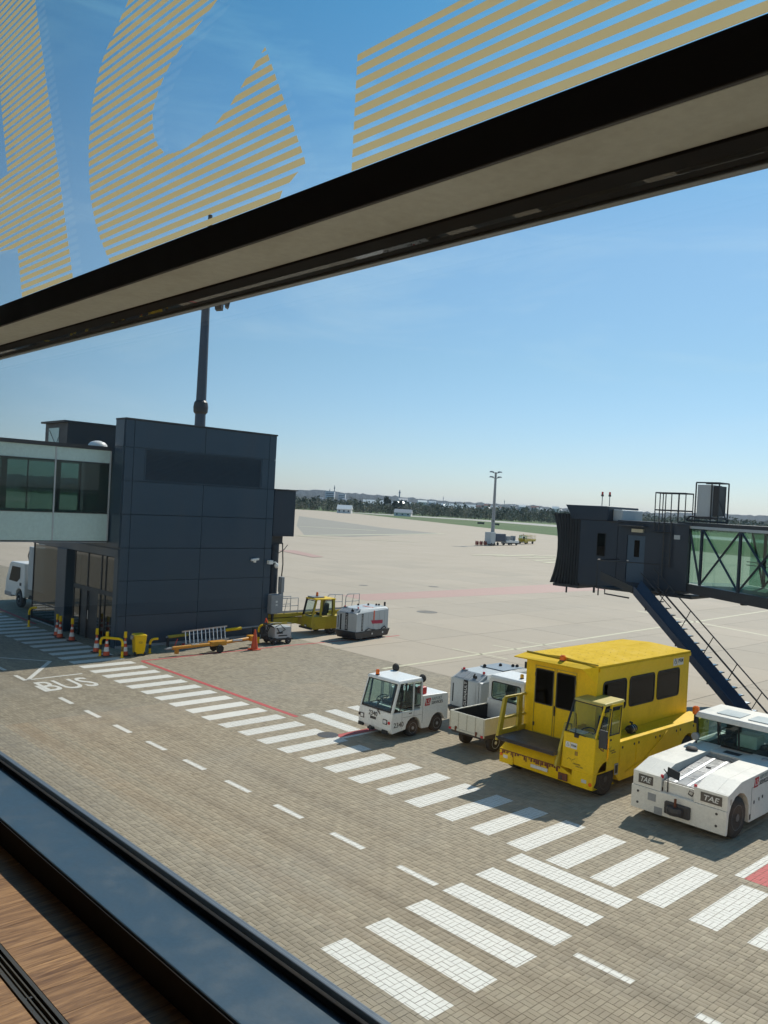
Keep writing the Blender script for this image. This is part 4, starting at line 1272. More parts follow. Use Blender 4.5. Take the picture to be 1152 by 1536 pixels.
# cab: pillars, roof, glass
ZF, ZR = .80, 1.66
fb, ft = .03, .30
MB().hexa([(-.70, .24, 1.64), (.70, .24, 1.64), (.70, 1.32, 1.64), (-.70, 1.32, 1.64), (-.66, .28, 1.73), (.66, .28, 1.73), (.66, 1.28, 1.75), (-.66, 1.28, 1.75)]).build('roof', WHITE, tg, .025)
def pillar(a, b, w=.035, d=.03):
    (x0, y0, z0), (x1, y1, z1) = a, b
    return MB().hexa([(x0 - w, y0 - d, z0), (x0 + w, y0 - d, z0), (x0 + w, y0 + d, z0), (x0 - w, y0 + d, z0), (x1 - w, y1 - d, z1), (x1 + w, y1 - d, z1), (x1 + w, y1 + d, z1), (x1 - w, y1 + d, z1)])
for s in (-1, 1):
    pillar((s * .67, fb + .03, ZF), (s * .65, ft + .02, 1.64), .035, .035).build('front_pillar', WHITE, tg, .008)
    pillar((s * .68, .92, ZF), (s * .66, .92, 1.64), .02, .03).build('door_pillar', WHITE, tg)
    pillar((s * .68, 1.27, ZF), (s * .66, 1.27, 1.64), .025, .03).build('rear_pillar', WHITE, tg)
    pillar((s * .68, .36, ZF), (s * .66, .48, 1.64), .012, .014).build('quarter_bar', BLACK, tg)
    for nm, pts in (('quarter_window', [(.08, .82), (.34, .82), (.46, 1.60), (.32, 1.60)]), ('door_window', [(.39, .82), (.88, .82), (.88, 1.60), (.51, 1.60)]), ('rear_side_window', [(.96, .90), (1.23, .90), (1.23, 1.60), (.96, 1.60)])):
        P = [(s * (.69 - .025 * (z - .8)), y, z) for y, z in pts]
        if s < 0: P = P[::-1]
        w_ = MB().plate(P, .006).build(nm, CABGLASS, tg)
        c = sum((Vector(p) for p in P), Vector()) / 4
        MB().ring(P, [tuple(Vector(p) + (c - Vector(p)).normalized() * .03) for p in P], .010).build('window_frame', BLACK, w_)
P = [(-.63, fb - .005, .82), (.63, fb - .005, .82), (.62, ft - .02, 1.635), (-.62, ft - .02, 1.635)]
w_ = MB().plate(P, .006).build('windscreen', CABGLASS, tg)
c = sum((Vector(p) for p in P), Vector()) / 4
MB().ring(P, [tuple(Vector(p) + (c - Vector(p)).normalized() * .045) for p in P], .012).build('window_frame', BLACK, w_)
MB().plate([(-.6, 1.30, .95), (-.6, 1.30, 1.6), (.6, 1.30, 1.6), (.6, 1.30, .95)], .006).build('rear_window', CABGLASS, tg)
pillar((0, 1.29, ZF), (0, 1.29, 1.64), .03, .02).build('rear_post', BLACK, tg)
MB().box(-.64, .64, .06, .34, .80, .88).build('dashboard', SEAT, tg, .02)
MB().tube([(.05, .02, .80), (.22, .0, .70), (.10, .0, .86), (.0, .09, 1.1)], .010, 5).build('wiper', BLACK, tg)
seat(tg, -.3, .95, .80); seat(tg, .3, .95, .80)
steering(tg, (-.3, .55, 1.02))
beacon(tg, -.35, .36, 1.74, .065, .17)
for x, y, z0, z1 in ((-.52, 1.30, 1.5, 1.80), (.60, 1.36, 1.2, 1.66)):
    mp = MB().tube([(x, y, z0), (x, y + .02, z1)], .014, 5).build('lamp_stalk', BLACK, tg)
    MB().lathe([(.02, -.07), (.11, -.05), (.13, 0), (.11, .05), (.02, .06)], (x, y, z1 + .04), 'y', 12).build('work_lamp', BLACK, mp, smooth=True)
MB().box(.35, .6, 1.38, 1.6, 1.19, 1.42).build('fire_extinguisher', REDP, tg, .04)
headlamp(tg, (-.55, .0, .52), .17, .15); headlamp(tg, (.45, .0, .52), .19, .15)
MB().lathe([(.05, 0), (.045, -.02), (.01, -.025)], (.62, 0, .52), 'y', 10).build('indicator', REDLENS, tg)
MB().lathe([(.05, 0), (.045, -.02), (.01, -.025)], (-.67, 0, .54), 'y', 10).build('indicator', BLACK, tg)
MB().box(-.70, -.48, -.03, .02, .21, .31).box(.34, .56, -.03, .03, .17, .28).build('bumper_block', BLACK, tg, .01)
MB().box(-.2, -.02, -.1, .04, .20, .27).cyl((-.11, -.08, .16), (-.11, -.08, .32), .02, 8).build('tow_hook', DARK, tg)
MB().box(-.2, .05, -.008, .002, .50, .58).build('number_plate', INKB, tg)
text('2340', INKB, tg, (-.08, -.003, .67), (1, 0, 0), (0, 0, 1), .14, 'number', bold=.012)
text('2340', INKB, tg, (.722, .30, .45), (0, 1, 0), (0, 0, 1), .15, 'number', bold=.012)
ls_logo(tg, (.722, 1.52, .98), (0, 1, 0), (0, 0, 1), .22)
MB().box(.70, .725, .72, .84, .72, .745).build('door_handle', BLACK, tg)
MB().box(.7205, .7235, .42, .425, .3, .8).box(.7205, .7235, .93, .935, .62, .8).box(.7205, .7235, 1.3, 1.31, .36, 1.15).box(.7205, .7235, .45, 1.28, .635, .64).build('panel_seam', DARK, tg)
MB().box(.2, .24, 2.46, 2.56, .4, .5).box(-.1, .1, 2.455, 2.62, .30, .42).build('rear_hitch', DARK, tg)

# --- ground power units
def gpu(loc, rz, label, strap):
    t = thing('ground_power_unit', label, 'power unit', loc, rz)
    MB().hexa([(-.62, .1, .10), (.62, .1, .10), (.62, 2.75, .10), (-.62, 2.75, .10), (-.68, -.12, .46), (.68, -.12, .46), (.68, 2.86, .46), (-.68, 2.86, .46)]).build('skid_base', DARK, t, .02)
    for y in (.55, 2.25):
        wheel(t, .58, y, .19, .14, 1, n=14); wheel(t, -.58, y, .19, .14, -1, n=14)
    ZT = 1.40
    side = [(0, .47), (0, ZT), (.42, 1.60), (2.45, 1.63), (2.72, 1.55), (2.72, .47)]
    MB().prism(side, 'x', -.55, .55).build('housing', LGREY, t, .01)
    for s in (-1, 1):
        a, b = (.551, .65) if s > 0 else (-.65, -.551)
        x_in, x_out = s * .551, s * .65
        MB().hexa([(x_in, .02, .47), (x_out, .02, .47), (x_out, 2.70, .47), (x_in, 2.70, .47), (x_in, .02, ZT), (x_out, .02, ZT - .03), (x_out, 2.70, ZT + .05), (x_in, 2.70, ZT + .15)]).build('side_panel', LGREY, t, .01)
        MB().hexa([(x_in, .40, ZT + .06), (x_out, .05, ZT - .02), (x_out, 2.68, ZT + .06), (x_in, 2.68, ZT + .15), (x_in, .42, 1.60), (x_out - s * .03, .30, ZT + .07), (x_out - s * .03, 2.5, ZT + .14), (x_in, 2.5, 1.61)]).build('roof_shoulder', WHITE, t, .01)
        MB().box(min(s * .651, s * .655), max(s * .651, s * .655), .42, .56, .5, ZT - .04).build('black_strip', BLACK, t)
        for y in (.98, 1.42, 1.9, 2.36):
            MB().box(min(s * .6505, s * .6525), max(s * .6505, s * .6525), y, y + .008, .5, ZT - .02).build('panel_seam', DARK, t)
        text('GUINAULT', INKW, t, (s * .6555, .49, .95), (0, 0, 1), (0, -s, 0), .085, 'lettering', .75)
    # front: two doors with a black lettered strip, slanted grille above
    MB().box(-.50, -.08, -.012, -.001, .55, ZT - .03).build('front_door', LGREY, t, .004)
    MB().box(.12, .44, -.012, -.001, .55, ZT - .03).build('front_door', LGREY, t, .004)
    MB().box(-.07, .11, -.010, -.001, .50, ZT - .01).build('black_strip', BLACK, t)
    text('GUINAULT', INKW, t, (.02, -.011, .95), (0, 0, 1), (-1, 0, 0), .11, 'lettering', .78)
    for x0, x1 in ((-.5, -.1), (-.06, .10), (.14, .5)):
        MB().plate([(x0, .03, ZT + .018), (x1, .03, ZT + .018), (x1, .39, 1.588), (x0, .39, 1.588)], .008).build('slant_panel', GREY, t)
    MB().box(.2, .34, .12, .16, 1.47, 1.56).tube([(.2, .14, 1.5), (.3, .1, 1.62)], .025).build('latch', BLACK, t)
    MB().box(-.53, -.49, -.02, .0, .6, 1.2).build('hose', BLACK, t)
    MB().box(-.55, -.3, 0.39, .46, 1.605, 1.63).build('lamp_foot', GREY, t)
    for x, y in ((-.45, .42), (.40, .42)):
        MB().lathe([(.045, 0), (.045, .05), (.02, .07)], (x, y, 1.615), 'z', 10).build('red_lamp', REDLENS, t)
    MB().box(-.5, .5, 1.3, 2.4, 1.63, 1.645).build('roof_mat', paint('blue_grey_tarp', (.20, .26, .32), .6, amount=.4), t) if not strap else None
    for x, y in ((-.3, 1.3), (-.1, 1.9), (.2, 2.2), (.3, 2.3)):
        MB().lathe([(.05, 0), (.06, .05), (.03, .09)], (x, y, 1.64), 'z', 8).build('roof_fitting', BLACK, t)
    MB().cyl((.45, 2.6, 1.5), (.45, 2.6, 1.82), .05, 8).build('exhaust', BLACK, t)
    MB().box(.05, .6, 2.725, 2.76, .6, 1.5).build('control_panel', DARK, t)
    if strap:
        MB().box(.663, .668, 1.40, 1.48, .97, 1.47).hexa([(-.1, 1.40, 1.63), (.56, 1.40, 1.60), (.56, 1.48, 1.60), (-.1, 1.48, 1.63), (-.1, 1.40, 1.64), (.56, 1.40, 1.615), (.56, 1.48, 1.615), (-.1, 1.48, 1.64)]).build('strap', ORANGE, t, label='orange strap hanging over the side')
        sg = MB().plate([(.658, 1.32, .80), (.658, 2.2, .76), (.658, 2.2, .94), (.658, 1.2, .98)], .004).build('sign_board', paint('magenta_board', (.42, .02, .06), .5), t)
        MB().tube([(.66, .75, .48), (.72, .95, .60), (.70, 1.25, .52), (.69, 1.55, .48)], .025).tube([(.66, 2.1, .48), (.74, 2.3, .62), (.68, 2.5, .48)], .025).build('cable', BLACK, t)
        MB().box(-.4, -.3, -.014, -.004, .5, 1.3).build('black_strip', BLACK, t)
        for y in (1.3, 2.2):
            MB().lathe([(.05, 0), (.05, .01)], (.69, y, .3), 'x', 10).build('reflector', INKW, t)
    else:
        MB().box(-.72, -.66, .1, .3, .6, 1.25).build('mirror_flag', BLACK, t)
    return t
gpu((-17.66, 20.85, 0), 0, 'pale grey ground power unit parked behind the white flatbed truck', False)
gpu((-31.72, 27.95, 0), rad(10), 'grey ground power unit with an orange strap and a red sign', True)

# --- white flatbed runabout seen from behind
fl = thing('flatbed_truck', 'small cream flatbed truck with an open black load bed and white cab', 'truck', (-15.55, 18.50, 0))
MB().box(-.62, .62, .05, 2.9, .42, .56).build('chassis', DARK, fl, .01)
BZ, BT = .60, 1.04
MB().box(-.64, .64, .03, 1.70, BZ - .03, BZ + .012).build('bed_floor', BLACK, fl)
MB().box(-.66, .66, 0, .035, BZ - .04, BT).build('tailboard', CREAM, fl, .006)
for s in (-1, 1):
    a = .66 * s; b = .625 * s
    MB().box(min(a, b), max(a, b), .037, 1.70, BZ - .04, BT).build('sideboard', CREAM, fl, .006)
    MB().box(min(b, b - .002 * s), max(b, b - .002 * s), .04, 1.69, BZ + .013, BT - .03).build('bed_lining', BLACK, fl)
MB().box(-.62, .62, .036, .038, BZ + .013, BT - .03).build('bed_lining', BLACK, fl)
for x in (-.64, -.32, 0, .32, .62):
    MB().box(x, x + .02, -.006, -.001, BZ - .02, BT - .02).build('rib', paint('rib_dirt', (.42, .38, .29), .6, amount=.5), fl)
for y in (.2, .55, .9, 1.25, 1.6):
    MB().box(.661, .666, y, y + .02, BZ - .02, BT - .02).build('rib', CREAM, fl)
MB().box(-.66, .66, -.02, .03, .50, .555).build('rear_beam', CREAM, fl, .005)
for x in (-.42, .35):
    MB().box(x, x + .06, -.03, -.005, .50, .62).build('latch', RUST, fl)
MB().box(-.66, .66, 1.705, 1.74, BZ, 1.18).build('headboard', WHITE, fl)
MB().box(-.2, .2, .6, .62, .612, .66).cyl((.25, .5, .615), (.25, .52, .78), .02, 6).build('loose_bracket', GREY, fl)
for y in (.62, 2.55):
    wheel(fl, .60, y, .27, .18, 1, WHITE); wheel(fl, -.60, y, .27, .18, -1, WHITE)
CY0, CY1 = 1.76, 2.95
MB().box(-.66, .66, CY0, CY1, .40, 1.14).build('cab_body', CREAM, fl, .03)
MB().hexa([(-.66, CY0, 1.80), (.66, CY0, 1.80), (.66, CY1 - .1, 1.80), (-.66, CY1 - .1, 1.80), (-.62, CY0 + .04, 1.90), (.62, CY0 + .04, 1.90), (.62, CY1 - .16, 1.92), (-.62, CY1 - .16, 1.92)]).build('roof', WHITE, fl, .03)
MB().wall('y', CY0, CY0 + .03, -.66, .66, 1.14, 1.80, [(-.55, .55, 1.20, 1.72)]).build('rear_wall', WHITE, fl)
window(fl, (0, CY0 - .002, 1.46), (1, 0, 0), (0, 0, 1), 1.08, .52, CABGLASS, BLACK, .09, 'rear_window')
for s in (-1, 1):
    mb = MB().wall('x', min(s * .63, s * .66), max(s * .63, s * .66), CY0 + .03, CY1 - .12, 1.14, 1.80, [(CY0 + .18, CY0 + .86, 1.20, 1.72)])
    mb.build('side_wall', WHITE, fl)
    window(fl, (s * .662, CY0 + .52, 1.46), (0, s, 0), (0, 0, 1), .66, .50, CABGLASS, BLACK, .08, 'side_window')
MB().plate([(.6, CY1 - .02, 1.16), (-.6, CY1 - .02, 1.16), (-.6, CY1 - .14, 1.78), (.6, CY1 - .14, 1.78)], .006).build('windscreen', CABGLASS, fl)
seat(fl, -.28, CY0 + .35, 1.0); seat(fl, .28, CY0 + .35, 1.0)
beacon(fl, .30, CY0 + .35, 1.91, .06, .13, paint('amber_yellow_lens', (.75, .38, .02), .25))
MB().box(.35, .62, CY0 + .6, CY0 + .9, 1.92, 1.98).build('roof_light_bar', BLACK, fl, .01)
ls_logo(fl, (.662, 2.05, .84), (0, 1, 0), (0, 0, 1), .18)
MB().box(.55, .64, -.03, -.01, .50, .56).build('tail_lamp', REDLENS, fl)
MB().box(-.65, -.56, -.03, -.01, .50, .56).build('tail_lamp', REDLENS, fl)

# --- yellow lift truck for passengers with reduced mobility
pr = thing('passenger_lift_truck', 'yellow passenger lift truck with three dark side windows and a wheelchair sign', 'lift truck', (-12.42, 17.90, 0))
HW = 1.43
# lower body and bumper
MB().hexa([(-HW, .05, .26), (HW - .02, .05, .22), (HW - .02, 1.1, .22), (-HW, 1.1, .26), (-HW, 0, .60), (HW - .93, 0, .60), (HW - .93, 1.1, .60), (-HW, 1.1, .60)]).build('bumper', YELLOW, pr, .02)
MB().hexa([(-HW, .0, .602), (HW - .95, .0, .602), (HW - .95, .5, .602), (-HW, .5, .602), (-HW + .1, .28, .86), (HW - .95, .28, .86), (HW - .95, .5, .86), (-HW + .1, .5, .86)]).build('bumper_slope', YELLOW, pr, .01)
rs = MB()
for k in range(26):
    x = -HW + .08 + k * .072 + random.uniform(-.02, .02)
    rs.box(x, x + random.uniform(.02, .07), -.0035, .0, .60 - random.uniform(.03, .16), .598)
rs.box(-HW + .02, HW - .98, -.004, .0, .575, .60)
rs.build('rust_streak', RUST, pr, label='rust along the bumper edge')
for x in (-HW + .2, HW - .24):
    headlamp(pr, (x, .015, .42), .2, .12)
MB().lathe([(.055, 0), (.05, -.025), (.01, -.03)], (HW - .06, .02, .38), 'y', 10).build('indicator', AMBER, pr)
MB().lathe([(.05, 0), (.045, -.02), (.01, -.025)], (-HW + .06, .01, .46), 'y', 10).build('indicator', AMBER, pr)
MB().box(HW - .98, HW - .72, -.02, .02, .28, .46).build('tow_bracket', RUST, pr, .01)
MB().box(HW - .90, HW - .86, -.03, -.02, .3, .4).build('tow_pin', DARK, pr)
MB().box(-.4, .12, -.012, .004, .36, .44).build('number_plate', INKW, pr)
# chassis sides with wheel arch and lockers
side = [(0.0, .24), (0.0, .60), (.0, .62), (1.12, .62), (1.12, 1.24), (6.15, 1.24), (6.15, .34), (5.6, .30)] + arch(4.9, .42, .50, 0, 180) + [(4.3, .30), (1.25, .26)] + arch(.62, .40, .47, 0, 180)
MB().prism(side, 'x', HW - .60, HW).build('side_body', YELLOW, pr, .012)
MB().prism(side, 'x', -HW, -HW + .45).build('side_body', YELLOW, pr, .012)
MB().box(-HW + .46, HW - .61, .4, 6.1, .30, .85).build('chassis', BLACK, pr)
MB().box(HW - .62, HW - .001, 1.13, 6.14, 1.242, 1.252).build('side_deck', YELLOW, pr)
for y0, y1 in ((1.2, 1.95), (2.0, 3.05), (3.1, 4.2), (4.25, 5.2), (5.25, 6.05)):
    MB().box(HW + .0005, HW + .012, y0, y1, .62 if y1 < 4 or y0 > 5.3 else .96, 1.20).build('locker_door', YELLOW, pr, .004)
    for yy in (y0 + .08, y1 - .1):
        MB().box(HW + .0125, HW + .022, yy, yy + .05, 1.08, 1.14).build('latch', BLACK, pr)
for y in (.62, 4.9):
    wheel(pr, HW - .03, y, .42, .28, 1, DARK); wheel(pr, -HW + .03, y, .42, .28, -1, DARK)
MB().tube([(HW + .02, 1.5, .45), (HW + .03, 2.4, .62), (HW + .03, 3.2, 1.0), (HW + .02, 3.6, 1.2)], .012, 5).build('cable', YELLOW, pr)
# driver cab
CX0, CX1 = HW - .93, HW
FB = MB().hexa([(CX0, .0, .61), (CX1, .0, .61), (CX1, .62, .61), (CX0, .62, .61), (CX0, .06, 1.50), (CX1, .06, 1.50), (CX1, .62, 1.50), (CX0, .62, 1.50)])
FB.build('cab_front', YELLOW, pr, .03)
MB().box(CX0 + .0, CX1, .06, .60, 1.20, 1.205).box(CX0, CX0 + .03, .622, 1.12, .61, 1.55).build('cab_inner', YELLOW, pr)
cd = MB().box(CX1 - .03, CX1 + .005, .66, 1.18, .93, 1.50).build('cab_door', YELLOW, pr, .008)
MB().box(CX1 + .005, CX1 + .02, .70, .76, 1.36, 1.40).build('door_handle', BLACK, cd)
MB().prism([(.64, .62), (1.12, .62), (1.12, .925), (.64, .925)], 'x', CX1 - .03, CX1 - .001).build('cab_side', YELLOW, pr)
MB().hexa([(CX0, .42, 2.24), (CX1, .42, 2.24), (CX1, 1.36, 2.26), (CX0, 1.36, 2.26), (CX0 + .03, .46, 2.30), (CX1 - .03, .46, 2.30), (CX1 - .03, 1.33, 2.32), (CX0 + .03, 1.33, 2.32)]).build('cab_roof', paint('olive_roof', (.50, .40, .10), .5, amount=.5), pr, .015)
def pil(a, b, w=.03): return MB().tube([a, b], w, 4)
for x in (CX0 + .03, CX1 - .03):
    pil((x, .10, 1.5), (x, .44, 2.25), .028).build('front_pillar', BLACK if x < CX1 - .5 else YELLOW, pr)
pil((CX1 - .03, 1.16, 1.24), (CX1 - .03, 1.24, 2.26), .04).build('rear_pillar', YELLOW, pr)
pil((CX0 + .03, 1.16, 1.24), (CX0 + .03, 1.24, 2.26), .04).build('rear_pillar', YELLOW, pr)
pil((CX1 - .02, .58, 1.5), (CX1 - .02, .72, 2.25), .025).build('quarter_pillar', YELLOW, pr)
P = [(CX0 + .03, .075, 1.52), (CX1 - .03, .075, 1.46), (CX1 - .03, .43, 2.22), (CX0 + .03, .43, 2.24)]
w_ = MB().plate(P, .006).build('windscreen', CABGLASS, pr)
c = sum((Vector(p) for p in P), Vector()) / 4
MB().ring(P, [tuple(Vector(p) + (c - Vector(p)).normalized() * .035) for p in P], .012).build('window_frame', BLACK, w_)
for pts, nm in (([(.16, 1.5), (.54, 1.42), (.68, 2.15), (.46, 2.17)], 'quarter_window'), ([(.66, 1.5), (1.12, 1.5), (1.19, 2.18), (.76, 2.18)], 'door_window')):
    P = [(CX1 + .001, y, z) for y, z in pts]
    w_ = MB().plate(P, .005).build(nm, CABGLASS, pr)
    c = sum((Vector(p) for p in P), Vector()) / 4
    MB().ring([tuple(Vector(p) + (Vector(p) - c).normalized() * .02) for p in P], [tuple(Vector(p) + (c - Vector(p)).normalized() * .015) for p in P], .012).build('window_frame', BLACK, w_)
    if nm == 'door_window':
        MB().ring([tuple(Vector(p) + (Vector(p) - c).normalized() * .09 - Vector((.02, 0, 0))) for p in P], [tuple(Vector(p) + (Vector(p) - c).normalized() * .022 - Vector((.02, 0, 0))) for p in P], .025).build('door_frame', YELLOW, w_)
seat(pr, (CX0 + CX1) / 2, .85, 1.18, .5)
steering(pr, ((CX0 + CX1) / 2, .42, 1.52), .19, .4)
MB().box(CX0 + .1, CX0 + .5, .16, .4, 1.505, 1.53).build('papers', INKW, pr)
MB().tube([(CX0 + .35, .06, 1.46), (CX0 + .30, .14, 1.72), (CX0 + .2, .26, 1.95)], .012, 5).build('wiper', BLACK, pr)
MB().box(CX0 + .33, CX0 + .45, .03, .07, 1.42, 1.50).build('wiper_motor', BLACK, pr)
mr = MB().tube([(CX1, .20, 1.28), (CX1 + .22, .05, 1.26), (CX1 + .24, .03, 1.42)], .013, 5).build('mirror_arm', RUST, pr)
MB().box(CX1 + .12, CX1 + .34, -.02, .04, 1.34, 1.78).build('mirror', DARK, mr, .02)
def wheelchair(parent, c, R, U, h):
    """pictogram: head, body and wheel arc"""
    c, R, U = Vector(c), Vector(R).normalized(), Vector(U).normalized()
    N_ = R.cross(U)
    P = lambda a, b: tuple(c + R * a * h + U * b * h + N_ * .004)
    mb = MB()
    mb.cyl(P(-.02, .36), tuple(Vector(P(-.02, .36)) + N_ * .002), h * .085, 10)
    for q in ([(-.02, .26), (0, .0), (.2, .0), (.28, -.24), (.36, -.22)], [(-.01, .14), (.15, .14)]):
        mb.tube([P(*x) for x in q], h * .04, 4)
    mb.tube([P(.0 + .25 * math.cos(a), -.12 + .25 * math.sin(a)) for a in [rad(130 + i * 22) for i in range(11)]], h * .035, 4)
    return mb.build('wheelchair_symbol', INKB, parent)
# box body: front wall with double door, side wall with windows
BY0, BY1, BX0, BX1 = .98, 5.95, -HW + .02, HW - .62
ZT = 3.02
MB().wall('y', BY0, BY0 + .05, BX0, BX1, .90, ZT, [(-1.08, -.50, 1.78, 2.72), (-.40, .18, 1.78, 2.72)]).build('front_wall', YELLOW, pr)
for xc in (-.79, -.11):
    window(pr, (xc, BY0 - .006, 2.25), (1, 0, 0), (0, 0, 1), .56, .92, TINTED, BLACK, .05, 'door_window')
    MB().ring([(xc - .32, BY0 - .002, .98), (xc + .32, BY0 - .002, .98), (xc + .32, BY0 - .002, 2.80), (xc - .32, BY0 - .002, 2.80)], [(xc - .30, BY0 - .002, 1.0), (xc + .30, BY0 - .002, 1.0), (xc + .30, BY0 - .002, 2.78), (xc - .30, BY0 - .002, 2.78)], .014).build('door_edge', OLIVE, pr)
    MB().box(xc - .31 if xc < -.5 else xc + .27, xc - .27 if xc < -.5 else xc + .31, BY0 - .03, BY0 - .003, 1.15, 1.25).box(xc - .31 if xc < -.5 else xc + .27, xc - .27 if xc < -.5 else xc + .31, BY0 - .03, BY0 - .003, 2.5, 2.6).build('hinge', DARK, pr)
MB().tube([(-.42, BY0 - .03, 1.55), (-.42, BY0 - .03, 1.8)], .02, 5).build('door_handle', BLACK, pr)
WN = [(1.30, 2.42), (2.62, 3.92), (4.12, 5.36)]
MB().wall('x', BX1 - .05, BX1, BY0 + .051, BY1, 1.253, ZT, [(a, b, 1.86, 2.62) for a, b in WN]).build('side_wall', YELLOW, pr)
for a, b in WN:
    window(pr, (BX1 + .002, (a + b) / 2, 2.24), (0, 1, 0), (0, 0, 1), b - a + .02, .78, TINTED, BLACK, .10, 'side_window', .045)
MB().wall('x', BX0, BX0 + .05, BY0 + .051, BY1, .9, ZT, [(a, b, 1.86, 2.62) for a, b in WN]).build('side_wall', YELLOW, pr)
for a, b in WN:
    window(pr, (BX0 - .002, (a + b) / 2, 2.24), (0, -1, 0), (0, 0, 1), b - a + .02, .78, TINTED, BLACK, .10, 'side_window', .045)
MB().box(BX0 + .051, BX1 - .051, BY1 - .05, BY1, .9, ZT).build('rear_wall', YELLOW, pr)
MB().box(BX0 + .06, BX1 - .06, BY0 + .06, BY1 - .06, .95, 1.0).build('cabin_floor', DARK, pr)
for y in (2.2, 3.3, 4.4):
    seat(pr, BX1 - .5, y, 1.45, .45)
xm = (BX0 + BX1) / 2
rf = MB()
rf.hexa([(BX0 - .03, BY0, ZT + .002), (xm, BY0, ZT + .002), (xm, BY1 + .04, ZT + .002), (BX0 - .03, BY1 + .04, ZT + .002), (BX0 - .03, BY0, ZT + .06), (xm, BY0 + .0, ZT + .15), (xm, BY1 - .30, ZT + .17), (BX0 - .03, BY1 + .0, ZT + .06)])
rf.build('roof', ROOFY, pr, .012)
MB().hexa([(xm + .001, BY0, ZT + .002), (BX1 + .03, BY0, ZT + .002), (BX1 + .03, BY1 + .04, ZT + .002), (xm + .001, BY1 + .04, ZT + .002), (xm + .001, BY0, ZT + .15), (BX1 + .03, BY0, ZT + .06), (BX1 + .03, BY1, ZT + .06), (xm + .001, BY1 - .30, ZT + .17)]).build('roof', ROOFY, pr, .012)
for s in range(2):
    nb_ = MB()
    for i in range(12):
        for j in range(5):
            x = (BX0 + .1 + j * .2) if s == 0 else (xm + .12 + j * .2)
            f = (x - BX0) / (xm - BX0) if s == 0 else (BX1 - x) / (BX1 - xm)
            y = BY0 + .3 + i * .4
            zz = ZT + .062 + .095 * max(0, min(1, f))
            nb_.box(x - .007, x + .007, y - .007, y + .007, zz, zz + .006)
    nb_.build('rivet_rows', RUST, pr)['kind'] = 'stuff'
MB().box(BX1 + .001, BX1 + .035, BY0 + .06, BY1 + .03, ZT - .09, ZT).build('gutter', YELLOW, pr)
# front canopy over the platform
MB().hexa([(BX0 - .03, BY0 - .55, ZT - .02), (BX1 - .28, BY0 - .28, ZT - .06), (BX1 - .0, BY0 - .003, ZT - .05), (BX0 - .03, BY0 - .003, ZT - .05), (BX0 - .03, BY0 - .57, ZT + .01), (BX1 - .26, BY0 - .30, ZT - .03), (BX1 + .03, BY0 - .003, ZT + .06), (BX0 - .03, BY0 - .003, ZT + .08)]).build('canopy', ROOFY, pr, .008)
MB().plate([(BX1 - .26, BY0 - .30, ZT - .03), (BX1 + .02, BY0 - .004, ZT - .42), (BX1 + .02, BY0 - .004, ZT + .05)], .012).build('canopy_gusset', YELLOW, pr)
MB().tube([(BX0 - .0, BY0 - .02, ZT + .10), (BX1 + .02, BY0 - .02, ZT + .09)], .022, 5).build('canopy_rim', OLIVE, pr)
beacon(pr, -.18, BY0 - .12, ZT + .045, .085, .15)
# platform with worn chequer plate and rails
pf = MB().box(-HW + .03, .42, -.22, BY0 - .01, .88, .98).build('platform', CHEQ, pr, .015)
cp = MB()
for i in range(30):
    for j in range(20):
        x, y = -HW + .10 + i * .058, -.16 + j * .055
        a = 1 if (i + j) % 2 else -1
        cp.hexa([(x - .016, y - .016 * a - .005, .981), (x + .016, y + .016 * a - .005, .981), (x + .016, y + .016 * a + .005, .981), (x - .016, y - .016 * a + .005, .981), (x - .012, y - .012 * a - .003, .985), (x + .012, y + .012 * a - .003, .985), (x + .012, y + .012 * a + .003, .985), (x - .012, y - .012 * a + .003, .985)])
cp.build('chequer_pattern', paint('worn_chequer_plate', (.16, .16, .16), .35, .5, amount=.4), pf)['kind'] = 'stuff'
MB().box(-HW + .03, .42, -.235, -.222, .90, .97).build('platform_edge', BLACK, pr)
RX = -HW + .04
MB().hexa([(RX - .03, -.25, .86), (RX + .05, -.25, .86), (RX + .05, -.07, .86), (RX - .03, -.07, .86), (RX - .03, .0, 1.94), (RX + .05, .0, 1.94), (RX + .05, .12, 1.94), (RX - .03, .12, 1.94)]).build('rail_post', OLIVE, pr, .008)
MB().box(RX - .03, RX + .05, .62, .80, .98, 1.98).build('rail_post', OLIVE, pr, .008)
MB().box(RX - .02, RX + .04, .05, BY0, 1.93, 1.99).build('top_rail', OLIVE, pr, .008)
MB().box(RX - .02, RX + .04, -.02, .62, 1.38, 1.44).box(RX - .02, RX + .04, .80, BY0, 1.38, 1.44).build('mid_rail', OLIVE, pr, .006)
MB().box(RX - .02, RX + .04, -.1, BY0, .985, 1.12).build('kick_rail', OLIVE, pr, .006)
MB().hexa([(.40, -.15, .62), (.47, -.15, .62), (.47, .0, .62), (.40, .0, .62), (.40, .22, 1.66), (.47, .22, 1.66), (.47, .32, 1.66), (.40, .32, 1.66)]).build('rail_post', OLIVE, pr, .008)
MB().tube([(.45, .30, 1.64), (.47, .44, 1.6), (.47, .46, 1.3), (.46, .36, 1.22)], .022, 6).build('grab_handle', OLIVE, pr)
